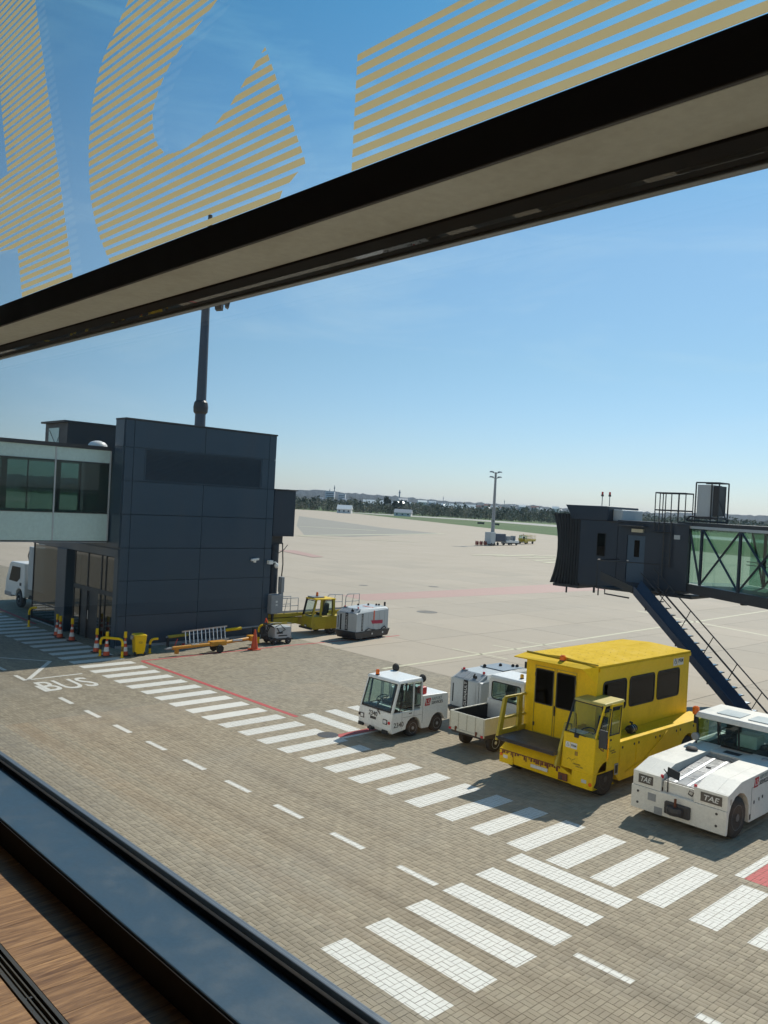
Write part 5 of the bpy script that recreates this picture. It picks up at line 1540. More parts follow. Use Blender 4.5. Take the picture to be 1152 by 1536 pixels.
# signs, print, fittings
for (c, R, h, w) in (((BX1 + .003, 5.10, 2.84), (0, 1, 0), .26, .24), ((CX0 + .16, .020, 1.20), (1, 0, 0), .14, .13)):
    R = Vector(R); c = Vector(c); U = Vector((0, 0, 1))
    if R.x: U = Vector((0, .067, 1)).normalized(); c = c + Vector((0, .018, 0))
    for k, off in ((0, 0), (1, w * 1.32)):
        ww = w if k == 0 else w * 1.4
        cc = c + R * off
        pn = MB().plate([tuple(cc - R * ww / 2 - U * h / 2), tuple(cc + R * ww / 2 - U * h / 2), tuple(cc + R * ww / 2 + U * h / 2), tuple(cc - R * ww / 2 + U * h / 2)], .003).build('sign', INKW, pr)
        if k == 0: wheelchair(pn, cc, R, U, h * .85)
        else: text('PRM', INKB, pn, tuple(cc + R.cross(U) * .0035), R, U, h * .42, 'lettering', ww * .8, bold=.01)
for c, R in (((CX0 + .40, .008, .80), (1, 0, 0)), ((CX1 + .0055, .78, 1.12), (0, 1, 0))):
    R = Vector(R); c = Vector(c); Nn = R.cross(Vector((0, 0, 1)))
    s_ = .5 if R.x else .42
    pts = [(-.45, .06), (-.38, .16), (-.22, .13), (-.20, 0.02), (-.12, .14), (.02, .2)]
    MB().tube([tuple(c + R * a * s_ + Vector((0, 0, b * s_)) + Nn * .001) for a, b in pts], .004, 4).build('logo', INKB, pr)
    text('GDANSK', INKB, pr, tuple(c + R * .12 * s_ + Vector((0, 0, -.02)) + Nn * .001), R, (0, 0, 1), .035, 'lettering', .22)
    text('AIRPORT', INKB, pr, tuple(c + R * .28 * s_ + Vector((0, 0, -.075)) + Nn * .001), R, (0, 0, 1), .035, 'lettering', .22)
MB().box(CX0 + .38, CX0 + .46, .02, .06, .98, 1.08).build('socket', paint('brass', (.35, .22, .05), .4, .6), pr)
MB().box(CX1 - .001, CX1 + .012, .98, 1.14, .46, .74).build('step_plate', GREY, pr)
MB().box(CX1 + .012, CX1 + .014, 1.0, 1.12, .5, .70).build('step_recess', BLACK, pr)
ln = thing('exhaust_canister', 'black canister with steel bands lying on the yellow lift truck side deck', 'canister', (-12.42 + HW - .30, 17.90 + 2.25, 1.253))
MB().cyl((0, -.14, .12), (0, .16, .12), .10, 14).build('drum', BLACK, ln, .01)
MB().cyl((0, -.04, .12), (0, -.02, .12), .104, 14).cyl((0, .06, .12), (0, .075, .12), .104, 14).build('band', ALU, ln)
MB().tube([(0, -.14, .14), (-.02, -.24, .16), (-.02, -.26, .12)], .03).tube([(0, .0, .2), (.01, 0, .28), (-.05, -.03, .29)], .03).build('pipe', BLACK, ln)
MB().box(-.06, .06, -.1, .12, 0, .025).build('foot', DARK, ln)

# --- white pushback tractor
pb = thing('pushback_tractor', 'low white pushback tractor with mesh deck and a glazed cab at its rear', 'tractor', (-8.82, 17.95, 0))
W2 = 1.12
# bodywork: lower front plate, stepped nose, flanks with arches
MB().box(-W2 - .02, W2, -.02, .05, .20, .72).build('front_plate', OFFWHITE, pb, .008)
for x0, x1 in ((-W2, -.42), (.36, W2)):
    MB().hexa([(x0, .0, .725), (x1, .0, .725), (x1, .05, .725), (x0, .05, .725), (x0, .0, 1.06), (x1, .0, 1.06), (x1, .05, 1.06), (x0, .05, 1.06)]).build('nose', OFFWHITE, pb, .008)
MB().box(-.418, .358, .10, .14, .725, .96).build('nose_center', OFFWHITE, pb)
MB().box(-.418, .358, .0, .10, .70, .73).build('nose_step', OFFWHITE, pb)
flank = [(.06, .22), (.06, 1.06), (.68, 1.24), (3.1, 1.29), (4.6, 1.29), (4.9, 1.0), (4.9, .24), (4.2, .24)] + arch(3.72, .48, .52, 0, 180) + [(3.15, .24), (1.15, .24)] + arch(.60, .48, .53, -8, 188)
MB().prism(flank, 'x', W2 - .30, W2).build('flank', OFFWHITE, pb, .012)
MB().prism(flank, 'x', -W2, -W2 + .30).build('flank', OFFWHITE, pb, .012)
for x0, x1 in ((-W2 + .301, -.44), (.38, W2 - .301)):
    MB().prism([(.06, .80), (.06, 1.058), (.68, 1.238), (3.1, 1.288), (3.1, .8)], 'x', x0, x1).build('deck_shoulder', OFFWHITE, pb)
MB().box(-.80, .80, .3, 4.8, .25, .84).build('chassis', BLACK, pb)
for y, r in ((.60, .46), (3.72, .46)):
    wheel(pb, W2 - .03, y, r, .30, 1, paint('dark_hub', (.10, .10, .10), .6)); wheel(pb, -W2 + .03, y, r, .30, -1, DARK)
# mesh deck between the shoulders
MB().prism([(.14, .86), (.14, .95), (2.2, 1.16), (2.2, .86)], 'x', -.435, .375).build('deck_base', BLACK, pb)
def dz_(y): return .952 + (y - .14) * .102
for k, (x0, x1) in enumerate(((-.42, -.22), (-.14, .10), (.18, .36))):
    ms = MB()
    n1 = int((x1 - x0) / .022)
    for i in range(n1 + 1):
        x = x0 + (x1 - x0) * i / n1
        ms.hexa([(x - .0035, .18, dz_(.18)), (x + .0035, .18, dz_(.18)), (x + .0035, 2.15, dz_(2.15)), (x - .0035, 2.15, dz_(2.15)), (x - .0035, .18, dz_(.18) + .02), (x + .0035, .18, dz_(.18) + .02), (x + .0035, 2.15, dz_(2.15) + .02), (x - .0035, 2.15, dz_(2.15) + .02)])
    for i in range(60):
        y = .18 + 1.97 * i / 59
        ms.box(x0, x1, y - .0035, y + .0035, dz_(y) + .004, dz_(y) + .0215)
    ms.build('mesh_panel', ALU, pb)['kind'] = 'stuff'
for x in (-.21, .105):
    MB().hexa([(x, .16, dz_(.16)), (x + .07, .16, dz_(.16)), (x + .07, 2.18, dz_(2.18)), (x, 2.18, dz_(2.18)), (x, .16, dz_(.16) + .03), (x + .07, .16, dz_(.16) + .03), (x + .07, 2.18, dz_(2.18) + .03), (x, 2.18, dz_(2.18) + .03)]).build('deck_rail', ALU, pb)
for y in (.65, 1.15, 1.65):
    MB().box(-.42, .36, y, y + .03, dz_(y) + .022, dz_(y) + .03).build('deck_crossbar', ALU, pb)
MB().cyl((-.02, 1.5, dz_(1.5) + .02), (-.02, 1.5, dz_(1.5) + .035), .06, 14).build('filler_cap', BLACK, pb)
MB().box(-.5, .46, 2.22, 2.32, 1.10, 1.20).box(-.5, .46, 2.36, 2.42, 1.10, 1.21).build('deck_sill', ALU, pb)
MB().box(-.48, .44, 2.45, 3.05, 1.10, 1.25).build('hatch', OFFWHITE, pb, .01)
MB().box(-.2, .2, 2.6, 2.85, 1.251, 1.257).build('hatch_vent', DARK, pb)
MB().lathe([(.14, 0), (.15, .03), (.12, .06), (.02, .08)], (-.72, 2.05, 1.28), 'z', 14).build('air_cap', BLACK, pb, smooth=True)
MB().lathe([(.09, 0), (.08, .03), (.02, .05)], (.78, 2.75, 1.28), 'z', 12).build('dome_nut', GREY, pb, smooth=True)
sl = MB().tube([(-.95, 2.75, 1.28), (-.95, 2.75, 1.42)], .02).build('lamp_stalk', BLACK, pb)
MB().lathe([(.02, .08), (.09, .04), (.10, -.06), (.02, -.07)], (-.95, 2.72, 1.46), 'y', 12).build('work_lamp', GREY, sl, smooth=True)
# cab at the back
KY0, KY1 = 3.05, 4.35
MB().box(-W2 + .04, W2 - .04, KY0, KY1, 1.10, 1.27).build('cab_base', OFFWHITE, pb, .01)
MB().box(-W2 + .1, W2 - .1, KY0 - .05, KY1 - .05, 1.272, 1.278).build('cab_mat', DARK, pb)
MB().hexa([(-W2 + .02, KY0 - .16, 1.90), (W2 - .02, KY0 - .16, 1.90), (W2 - .02, KY1, 1.90), (-W2 + .02, KY1, 1.90), (-W2 + .06, KY0 - .10, 2.04), (W2 - .06, KY0 - .10, 2.04), (W2 - .06, KY1 - .05, 2.06), (-W2 + .06, KY1 - .05, 2.06)]).build('roof', OFFWHITE, pb, .03)
MB().box(-.65, -.05, KY0 + .12, KY0 + .75, 2.05, 2.066).box(.15, .85, KY0 + .12, KY0 + .75, 2.05, 2.066).build('roof_hatch', paint('pale_roof_hatch', (.55, .60, .60), .3), pb)
for x in (-W2 + .07, -W2 + .62, .02, W2 - .07):
    pillar((x, KY0, 1.27), (x, KY0 - .10, 1.90), .025 if abs(x) > .9 else .018, .02).build('cab_pillar', BLACK, pb)
for s in (-1, 1):
    pillar((s * (W2 - .07), KY1 - .08, 1.27), (s * (W2 - .07), KY1 - .08, 1.90), .03, .03).build('cab_pillar', BLACK, pb)
    P = [(s * (W2 - .06), KY0, 1.30), (s * (W2 - .06), KY1 - .1, 1.30), (s * (W2 - .06), KY1 - .1, 1.89), (s * (W2 - .06), KY0 - .09, 1.89)]
    MB().plate(P if s > 0 else P[::-1], .005).build('side_window', CABGLASS, pb)
MB().plate([(-W2 + .09, KY0 - .002, 1.29), (W2 - .09, KY0 - .002, 1.29), (W2 - .09, KY0 - .1, 1.89), (-W2 + .09, KY0 - .1, 1.89)], .006).build('windscreen', CABGLASS, pb)
MB().plate([(W2 - .1, KY1 - .06, 1.3), (-W2 + .1, KY1 - .06, 1.3), (-W2 + .1, KY1 - .06, 1.88), (W2 - .1, KY1 - .06, 1.88)], .006).build('rear_window', CABGLASS, pb)
MB().box(-W2 + .1, W2 - .1, KY0 + .001, KY0 + .03, 1.278, 1.30).build('screen_rail', BLACK, pb)
seat(pb, -.55, 3.75, 1.28); seat(pb, .55, 3.75, 1.28)
steering(pb, (-.45, 3.38, 1.56), .17, .7)
MB().box(-.2, .3, 3.4, 3.9, 1.28, 1.6).build('console', SPANDREL, pb, .02)
bc = MB().tube([(-W2 + .0, KY0 - .05, 1.72), (-W2 + .0, KY0 - .05, 1.95)], .045, 8).build('beacon_post', BLACK, pb)
MB().lathe([(.075, 0), (.085, .05), (.085, .17), (.05, .2), (.005, .2)], (-W2 + .0, KY0 - .05, 1.95), 'z', 12).build('beacon', AMBER, bc, smooth=True)
# front details
def tae(x0, x1):
    b = MB().box(x0, x1, -.010, -.001, .80, 1.0).build('badge', paint('badge_dark', (.09, .08, .07), .5, amount=.5), pb)
    text('TAE', INKW, b, ((x0 + x1) / 2, -.0115, .90), (1, 0, .0), (.25, 0, 1), .12, 'badge_letters', (x1 - x0) * .72, bold=.012)
tae(-W2 + .14, -.62); tae(.52, W2 - .12)
MB().box(-.28, .32, -.10, .05, .30, .58).build('tow_jaw', DARK, pb, .03)
MB().lathe([(.18, -.08), (.20, 0), (.18, .08)], (.0, -.10, .44), 'z', 14).build('tow_coupling', DARK, pb)
MB().cyl((0, -.12, .36), (0, -.12, .70), .03, 8).build('tow_pin', RUST, pb)
for x, z in ((-.62, .55), (-.45, .28)):
    MB().box(x - .1, x + .1, -.028, -.021, z - .085, z + .085).build('lamp_grille', GREY, pb, .004)
for x, z in ((-W2 + .15, .60), (-W2 + .15, .34), (W2 - .22, .62), (W2 - .22, .36)):
    MB().cyl((x, -.021, z), (x, -.032, z), .028, 10).build('bolt', DARK, pb)
mp = MB().tube([(-.30, .08, .74), (-.30, .08, 1.12), (-.36, .06, 1.2), (-.42, .1, 1.22)], .013, 6).build('mirror_post', BLACK, pb)
MB().hexa([(-.32, .04, 1.12), (-.02, .04, 1.06), (-.02, .08, 1.06), (-.32, .08, 1.12), (-.34, .10, 1.30), (-.04, .10, 1.24), (-.04, .14, 1.24), (-.34, .14, 1.30)]).build('mirror', BLACK, mp, .02)
for x in (-.43, .37):
    MB().lathe([(.035, 0), (.035, .07), (.01, .08)], (x, .05, 1.03), 'z', 10).build('marker_lamp', REDLENS, pb)
MB().ring([(.20, .06, .84), (.30, .06, .80), (.34, .06, .90), (.24, .06, .94)], [(.215, .06, .855), (.29, .06, .825), (.325, .06, .89), (.25, .06, .92)], .02).build('tow_shackle', DARK, pb)
for y, z, w in ((1.35, .62, .05), (1.62, .64, .04), (1.80, .66, .06)):
    MB().box(W2 + .001, W2 + .006, y, y + w, z, z + .07).build('socket', BLACK, pb)
MB().box(W2 + .0005, W2 + .004, 1.22, 1.228, .3, 1.0).box(W2 + .0005, W2 + .004, 1.22, 2.4, 1.0, 1.006).box(W2 + .0005, W2 + .004, 2.4, 2.408, .3, 1.0).build('panel_seam', DARK, pb)
MB().box(W2 + .001, W2 + .006, 1.15, 1.22, .30, .42).build('hinge', BLACK, pb)
ls_logo(pb, (W2 + .001, 1.46, 1.09), (0, 1, .02), (0, 0, 1), .22)
MB().box(W2 + .001, W2 + .003, .12, .22, .84, .96).build('data_plate', paint('sticker', (.5, .45, .38), .5), pb)

# --- yellow belt loader standing behind the power unit
def loader(loc, rz, label, mat, far=False):
    t = thing('belt_loader', label, 'belt loader', loc, rz)
    MB().hexa([(-.75, 0, .32), (.75, 0, .32), (.75, 1.55, .32), (-.75, 1.55, .32), (-.75, .08, .98), (.75, .08, .98), (.75, 1.5, .98), (-.75, 1.5, .98)]).build('cab_body', mat, t, .04)
    MB().box(-.7, .7, 1.5, 6.2, .55, .95).build('chassis', mat, t, .03)
    for s in (-1, 1):
        pillar((s * .68, .1, .98), (s * .66, .3, 1.82), .04, .04).build('front_pillar', mat, t)
        pillar((s * .68, 1.35, .98), (s * .66, 1.3, 1.82), .04, .04).build('rear_pillar', mat, t)
        P = [(s * .7, .18, 1.0), (s * .7, 1.3, 1.0), (s * .69, 1.26, 1.8), (s * .69, .35, 1.8)]
        MB().plate(P if s > 0 else P[::-1], .006).build('side_window', CABGLASS, t)
        for y in (.7, 4.6):
            wheel(t, s * .74, y, .33, .22, s, n=14)
    MB().plate([(-.62, .09, 1.0), (.62, .09, 1.0), (.62, .28, 1.8), (-.62, .28, 1.8)], .006).build('windscreen', CABGLASS, t)
    MB().box(-.72, .72, .25, 1.4, 1.82, 1.90).build('roof', mat, t, .03)
    MB().box(-.5, .4, .5, 1.1, 1.905, 1.99).build('roof_rack', GREY, t)
    beacon(t, 0, .8, 1.99, .07, .2)
    seat(t, 0, .9, .98, .5)
    MB().hexa([(-.42, -.9 if far else .1, 1.0), (.42, -.9 if far else .1, 1.0), (.42, 7.2, .82), (-.42, 7.2, .82), (-.42, -.9 if far else 1.6, 1.22), (.42, -.9 if far else 1.6, 1.22), (.42, 7.2, 1.02), (-.42, 7.2, 1.02)] if far else
              [(-.42, 1.6, 1.0), (.42, 1.6, 1.0), (.42, 7.2, .95), (-.42, 7.2, .95), (-.42, 1.6, 1.22), (.42, 1.6, 1.22), (.42, 7.2, 1.12), (-.42, 7.2, 1.12)]).build('belt_bed', mat, t, .02)
    MB().box(-.36, .36, 1.62 if not far else 0, 7.1, 1.225, 1.235).build('belt', BLACK, t)
    for x in (-.5, .5):
        for z in (1.55, 1.9):
            MB().tube([(x, 1.8, z), (x, 6.6, z)], .025, 5).build('rail', GREY if not far else OLIVE, t)
        for y in (1.8, 2.8, 3.8, 4.8, 5.8, 6.6):
            MB().tube([(x, y, 1.0), (x, y + .1, 1.9)], .022, 5).build('rail_post', GREY if not far else OLIVE, t)
    headlamp(t, (-.5, .03, .5), .2, .14); headlamp(t, (.5, .03, .5), .2, .14)
    MB().box(-.78, .78, -.06, .06, .34, .44).build('bumper', DARK, t)
    return t

def side_loader(loc, rz, label):
    t = thing('belt_loader', label, 'belt loader', loc, rz)
    m = OLIVE
    MB().hexa([(-.15, 0, .30), (.78, 0, .30), (.78, 1.75, .30), (-.15, 1.75, .30), (-.15, .06, .98), (.78, .06, .98), (.78, 1.7, .98), (-.15, 1.7, .98)]).build('cab_body', m, t, .04)
    MB().box(-.75, .75, 1.76, 4.6, .50, .92).build('chassis', m, t, .03)
    MB().box(-.75, -.16, .1, 1.75, .42, .80).build('chassis', m, t, .03)
    for x in (-.1, .73):
        pillar((x, .12, .98), (x, .32, 1.82), .04, .04).build('front_pillar', BLACK if x < 0 else m, t)
        pillar((x, 1.45, .98), (x, 1.42, 1.82), .06, .07).build('rear_pillar', m, t)
    pillar((.73, .62, .98), (.73, .66, 1.82), .03, .05).build('door_pillar', m, t)
    P = [(.765, .72, 1.0), (.765, 1.36, 1.0), (.765, 1.36, 1.8), (.765, .75, 1.8)]
    w_ = MB().plate(P, .006).build('side_window', CABGLASS, t)
    c = sum((Vector(p) for p in P), Vector()) / 4
    MB().ring(P, [tuple(Vector(p) + (c - Vector(p)).normalized() * .06) for p in P], .01).build('window_frame', BLACK, w_)
    P = [(-.06, .10, 1.0), (.69, .10, 1.0), (.69, .30, 1.8), (-.06, .30, 1.8)]
    w_ = MB().plate(P, .006).build('windscreen', CABGLASS, t)
    c = sum((Vector(p) for p in P), Vector()) / 4
    MB().ring(P, [tuple(Vector(p) + (c - Vector(p)).normalized() * .06) for p in P], .01).build('window_frame', BLACK, w_)
    MB().box(-.16, .79, .26, 1.55, 1.82, 1.89).build('roof', YELLOW, t, .03)
    MB().box(-.1, .5, .35, 1.0, 1.893, 1.96).build('roof_rack', GREY, t)
    beacon(t, .25, .7, 1.96, .07, .22)
    seat(t, .3, 1.0, .98, .45)
    for s, x in ((1, .76), (-1, -.73)):
        for y in (1.35, 3.9):
            wheel(t, x, y, .33, .22, s, n=14)
    MB().hexa([(-.95, -3.0, .86), (-.2, -3.0, .86), (-.2, 4.7, .95), (-.95, 4.7, .95), (-.95, -3.0, 1.05), (-.2, -3.0, 1.05), (-.2, 4.7, 1.15), (-.95, 4.7, 1.15)]).build('conveyor', m, t, .02)
    MB().hexa([(-.88, -2.9, 1.052), (-.27, -2.9, 1.052), (-.27, 4.6, 1.152), (-.88, 4.6, 1.152), (-.88, -2.9, 1.062), (-.27, -2.9, 1.062), (-.27, 4.6, 1.162), (-.88, 4.6, 1.162)]).build('belt', BLACK, t)
    for x in (-.92, -.22):
        for y0, y1 in ((-2.9, -1.6), (-1.45, -.15)) + (((2.2, 3.3), (3.5, 4.5)) if x < -.5 else ()):
            MB().tube([(x, y0, 1.05), (x, y0 + .05, 1.72), (x, y0 + .18, 1.85), (x, y1, 1.85), (x, y1, 1.05)], .022, 5).tube([(x, y0, 1.45), (x, y1, 1.45)], .018, 5).tube([(x, y0 + .45, 1.05), (x, y0 + .6, 1.85)], .016, 5).build('rail', GREEN_ALU, t)
    headlamp(t, (.3, .02, .46), .22, .14)
    MB().box(-.2, .82, -.06, .06, .32, .42).build('bumper', DARK, t)
    MB().box(-.6, -.2, -2.2, -.1, .52, .84).build('front_beam', m, t, .02)
    return t
side_loader((-34.28, 27.15, 0), rad(-3), 'worn yellow belt loader parked behind the strapped power unit')
loader((-109.5, 145.2, 0), rad(5), 'small yellow belt loader standing far out beside the apron mast', OLIVE, True).rotation_euler = (0, 0, rad(14))

# --- equipment round the far light mast
def cart(name, label, cat, loc, rz, w, l, z0, z1, mat, axles=2):
    t = thing(name, label, cat, loc, rz)
    MB().box(-w / 2, w / 2, 0, l, z0, z1).build('body', mat, t, .03)
    MB().box(-w / 2 - .03, w / 2 + .03, -.05, l + .05, z0 - .18, z0 - .002).build('frame', DARK, t)
    for y in ((l * .2, l * .8) if axles == 2 else (l * .5,)):
        for s in (-1, 1):
            wheel(t, s * (w / 2 + .02), y, .28, .16, s, n=12)
    MB().tube([(0, 0, z0 - .1), (0, -.9, .3)], .04).build('drawbar', DARK, t)
    return t
cart('tool_cabinet', 'pale grey cabinet at the foot of the far apron mast', 'cabinet', (-104.4, 127.6, 0), rad(0), 1.5, 1.5, .3, 2.6, LGREY)
c_ = cart('box_trailer', 'navy box trailer beside the far apron mast', 'trailer', (-105.3, 130.4, 0), 0, 1.6, 3.0, .9, 2.3, NAVY)
c_ = cart('equipment_trailer', 'low white equipment trailer parked between the mast and the small belt loader', 'trailer', (-106.0, 134.8, 0), rad(-5), 1.5, 3.6, .5, .95, WHITE)
MB().box(-.5, .5, .3, 1.3, .952, 1.8).box(-.4, .4, 2.0, 2.2, .952, 1.6).box(-.6, .6, 2.5, 2.7, .952, 1.9).build('load', GREY, c_)
for k in range(3):
    t = thing('cable_reel', 'small red cable reel standing left of the grey mast cabinet', 'cable reel', (-104.2 + .1 * k, 124.2 + 1.1 * k, 0), rad(60), 'cable reels by the mast')
    MB().lathe([(.46, -.2), (.46, -.15), (.25, -.15), (.25, .15), (.46, .15), (.46, .2)], (0, 0, .46), 'x', 14).build('spool', paint('faded_red', (.35, .09, .06), .6), t)

# --- lorry under the walkway
lo = thing('box_lorry', 'white box lorry standing beyond the pier under the walkway', 'lorry', (-50.15, 18.0, 0))
sidep = [(-.75, .55), (-.67, 1.45), (-.15, 2.40), (.1, 2.52), (2.15, 2.55), (2.2, .62)] + arch(1.45, .5, .58, 10, 170)
MB().prism([(x, z) for x, z in sidep], 'y', 0, 2.2).build('cab', WHITE, lo, .05)
MB().plate([(-.15, -.004, 1.42), (1.1, -.004, 1.42), (1.55, -.004, 1.68), (1.55, -.004, 2.28), (.28, -.004, 2.28)], .006).build('side_window', TINTED, lo)
MB().plate([(-.66, 2.1, 1.5), (-.66, .1, 1.5), (-.19, .1, 2.35), (-.19, 2.1, 2.35)], .006).build('windscreen', TINTED, lo)
MB().box(1.5, 1.75, -.012, -.001, 1.25, 1.42).build('door_handle', BLACK, lo)
MB().box(-.79, .3, -.01, .5, .5, .75).build('bumper', GREY, lo, .03)
MB().box(2.0, 8.7, .3, 1.9, .55, .75).build('chassis', BLACK, lo)
MB().box(2.55, 8.6, .05, 2.3, 1.15, 3.55).build('box_body', LGREY, lo, .02)
MB().box(2.25, 2.5, .2, 2.0, 1.2, 1.5).build('air_tank', DARK, lo)
MB().tube([(2.45, .3, 2.4), (2.3, .1, 3.0), (2.5, .1, 3.3)], .03).tube([(2.3, .1, 3.0), (2.52, .1, 2.7)], .02).build('hose', BLACK, lo)
for x in (1.45, 7.4):
    for y, s in ((.02, -1), (2.18, 1)):
        wh = MB().lathe([(.28, 0), (.44, 0), (.48, -s * .05), (.48, -s * .22), (.44, -s * .26)], (x, y, .48), 'y', 18).build('wheel', TYRE, lo, smooth=True)
        MB().lathe([(.28, 0), (.26, s * .01), (.2, -s * .03), (.08, -s * .02), (.07, s * .03), (.01, s * .03)], (x, y, .48), 'y', 14).build('rim', GREY, wh)
l2 = thing('yellow_lift_arm', 'yellow and white lift arm of equipment standing beyond the lorry cab', 'lift', (-50.2, 20.6, 0))
MB().hexa([(-.2, 0, 2.5), (.2, 0, 2.5), (.2, .5, 2.5), (-.2, .5, 2.5), (.2, 0, 4.0), (.6, 0, 4.0), (.6, .5, 4.0), (.2, .5, 4.0)]).build('arm', CREAM, l2)
MB().box(-.1, .15, -.05, .5, 2.2, 3.2).build('mast', YELLOW, l2)
MB().box(-2.6, -.4, 0, 1.6, 2.6, 3.9).build('platform', LGREY, l2)
MB().box(-.15, .2, 0, .5, 0, 2.2).box(-2.3, -2.0, .5, .8, 0, 2.6).build('post', DARK, l2)

# --- things along the foot of the tower
CONE_R = paint('cone_orange', (.62, .075, .02), .5, amount=.3)
def traffic_cone(loc, label, h=.75, bands=True, top=True, rz=0):
    t = thing('traffic_cone', label, 'cone', loc, rz, 'traffic cones by the stair tower')
    s = h / .75
    MB().box(-.18 * s, .18 * s, -.18 * s, .18 * s, 0, .04).build('base', CONE_R if not bands else BLACK, t, .01)
    MB().lathe([(.14 * s, .04), (.115 * s, .20 * s)], (0, 0, 0), 'z', 16).build('lower_cone', CONE_R, t, smooth=True)
    MB().lathe([(.115 * s, .20 * s), (.088 * s, .38 * s)], (0, 0, 0), 'z', 16).build('reflective_band', INKW if bands else CONE_R, t, smooth=True)
    MB().lathe([(.088 * s, .38 * s), (.065 * s, .52 * s)], (0, 0, 0), 'z', 16).build('middle_cone', CONE_R, t, smooth=True)
    MB().lathe([(.065 * s, .52 * s), (.05 * s, .62 * s)], (0, 0, 0), 'z', 16).build('reflective_band', INKW if bands else CONE_R, t, smooth=True)
    MB().lathe([(.05 * s, .62 * s), (.03 * s, .75 * s), (.005, .755 * s)], (0, 0, 0), 'z', 16).build('tip', CONE_R, t, smooth=True)
    if top:
        MB().box(-.05, .05, -.05, .05, h, h + .10).cyl((0, 0, h + .1), (0, 0, h + .26), .065, 10).build('chain_holder', YELLOW, t)
    return t
for (x, y, lab) in ((-38.75, 16.15, 'banded traffic cone at the vestibule glazing, touching its twin'), (-38.15, 16.05, 'banded traffic cone just out from its twin by the vestibule glazing'), (-37.2, 16.2, 'banded traffic cone standing by the dark pier door'),
                    (-34.1, 15.95, 'banded traffic cone out in front of the tower corner, farthest from the bin'), (-33.15, 15.95, 'orange banded cone next to the yellow hoop guard'), (-32.85, 16.62, 'red and white banded cone between the hoop guard and the yellow bin')):
    traffic_cone((x, y, 0.002), lab, .76)
traffic_cone((-31.55, 22.3, 0.002), 'plain bright orange cone beside the towbar', .92, False, False)

def hoop(loc, rz, label, w=.6, h=.5, single=False):
    t = thing('bent_pipe_guard', label, 'pipe guard', loc, rz, 'bent pipe guards')
    if single:
        pts = [(0, 0, 0), (0, 0, h - .18), (.03, 0, h - .08), (.1, 0, h - .02), (.2, 0, h), (.34, 0, h)]
    else:
        pts = [(0, 0, 0), (0, 0, h - .15), (.05, 0, h - .04), (.15, 0, h), (w - .15, 0, h), (w - .05, 0, h - .04), (w, 0, h - .15), (w, 0, 0)]
    MB().tube(pts, .055, 10).build('pipe', YELLOW, t, smooth=True)
    for x in ((0,) if single else (0, w)):
        MB().cyl((x, 0, h * .35), (x, 0, h * .62), .0565, 10).build('black_band', BLACK, t)
        MB().cyl((x, 0, 0), (x, 0, .015), .1, 12).build('foot', YELLOW, t)
    return t
hoop((-41.8, 16.0, 0), rad(60), 'yellow bent pipe guard at the vestibule corner next to the crossing', single=True, h=.95)
hoop((-33.3, 15.75, 0), rad(35), 'wide yellow hoop guard between two cones', 1.0, .78)
hoop((-32.9, 17.8, 0), rad(75), 'low yellow bent pipe guard next to the yellow bin', single=True, h=.62)
hoop((-32.95, 23.5, 0), rad(80), 'yellow bent pipe guard by the ladder end and the service cart', single=True, h=.85)

bn = thing('wheeled_bin', 'yellow wheeled bin with a white FOD label beside the tower', 'bin', (-32.75, 17.2, 0), rad(-10))
MB().hexa([(-.20, -.2, .08), (.20, -.2, .08), (.20, .2, .08), (-.20, .2, .08), (-.27, -.25, .84), (.27, -.25, .84), (.27, .25, .84), (-.27, .25, .84)]).build('body', YELLOW, bn, .02)
MB().hexa([(-.29, -.27, .84), (.29, -.27, .84), (.29, .27, .84), (-.29, .27, .84), (-.24, -.22, .91), (.24, -.22, .91), (.24, .22, .91), (-.24, .22, .91)]).build('lid', YELLOW, bn, .02)
for y in (-.2, .2):
    MB().cyl((.16, y - .03, .09), (.16, y + .03, .09), .09, 12).build('wheel', BLACK, bn)
lb = MB().plate([(.225, -.11, .46), (.225, .11, .46), (.247, .11, .68), (.247, -.11, .68)], .006).build('label_plate', INKW, bn)
text('FOD', INKB, lb, (.2445, 0, .57), (0, 1, 0), (.1, 0, 1), .09, 'lettering', .16)
MB().box(-.1, .06, -.36, -.26, .68, .84).build('lid_handle', GREY, bn, .02)

tb = thing('aircraft_towbar', 'long orange aircraft towbar on a small wheel lying by the tower', 'towbar', (-31.9, 18.3, 0))
TBM = paint('towbar_orange', (.62, .27, .015), .4, amount=.35)
MB().tube([(0, 0, .34), (.15, 2.3, .40), (-.3, 4.3, .42)], .075, 10).build('bar', TBM, tb)
MB().cyl((.0, -.25, .33), (0, .05, .34), .045, 8).tube([(-.08, -.3, .33), (.08, -.3, .33)], .03).build('tow_eye', GREY, tb)
MB().box(-.06, .06, .15, .3, .08, .30).build('foot', TBM, tb)
MB().box(-.12, .22, 1.8, 2.6, .30, .50).build('axle_block', TBM, tb, .02)
for x in (-.22, .3):
    w_ = MB().lathe([(.06, -.05), (.17, -.05), (.18, 0), (.17, .05), (.06, .05)], (x, 2.2, .18), 'x', 14).build('wheel', TYRE, tb)
MB().box(-.5, -.1, 4.1, 4.45, .3, .55).build('shear_head', TBM, tb, .03)
MB().box(.06, .10, .9, 1.25, .36, .46).box(.04, .09, 3.0, 3.5, .42, .5).build('label_band', INKW, tb)
MB().tube([(0, .1, .4), (-.1, .3, .7)], .015).build('pin_lever', REDP, tb)

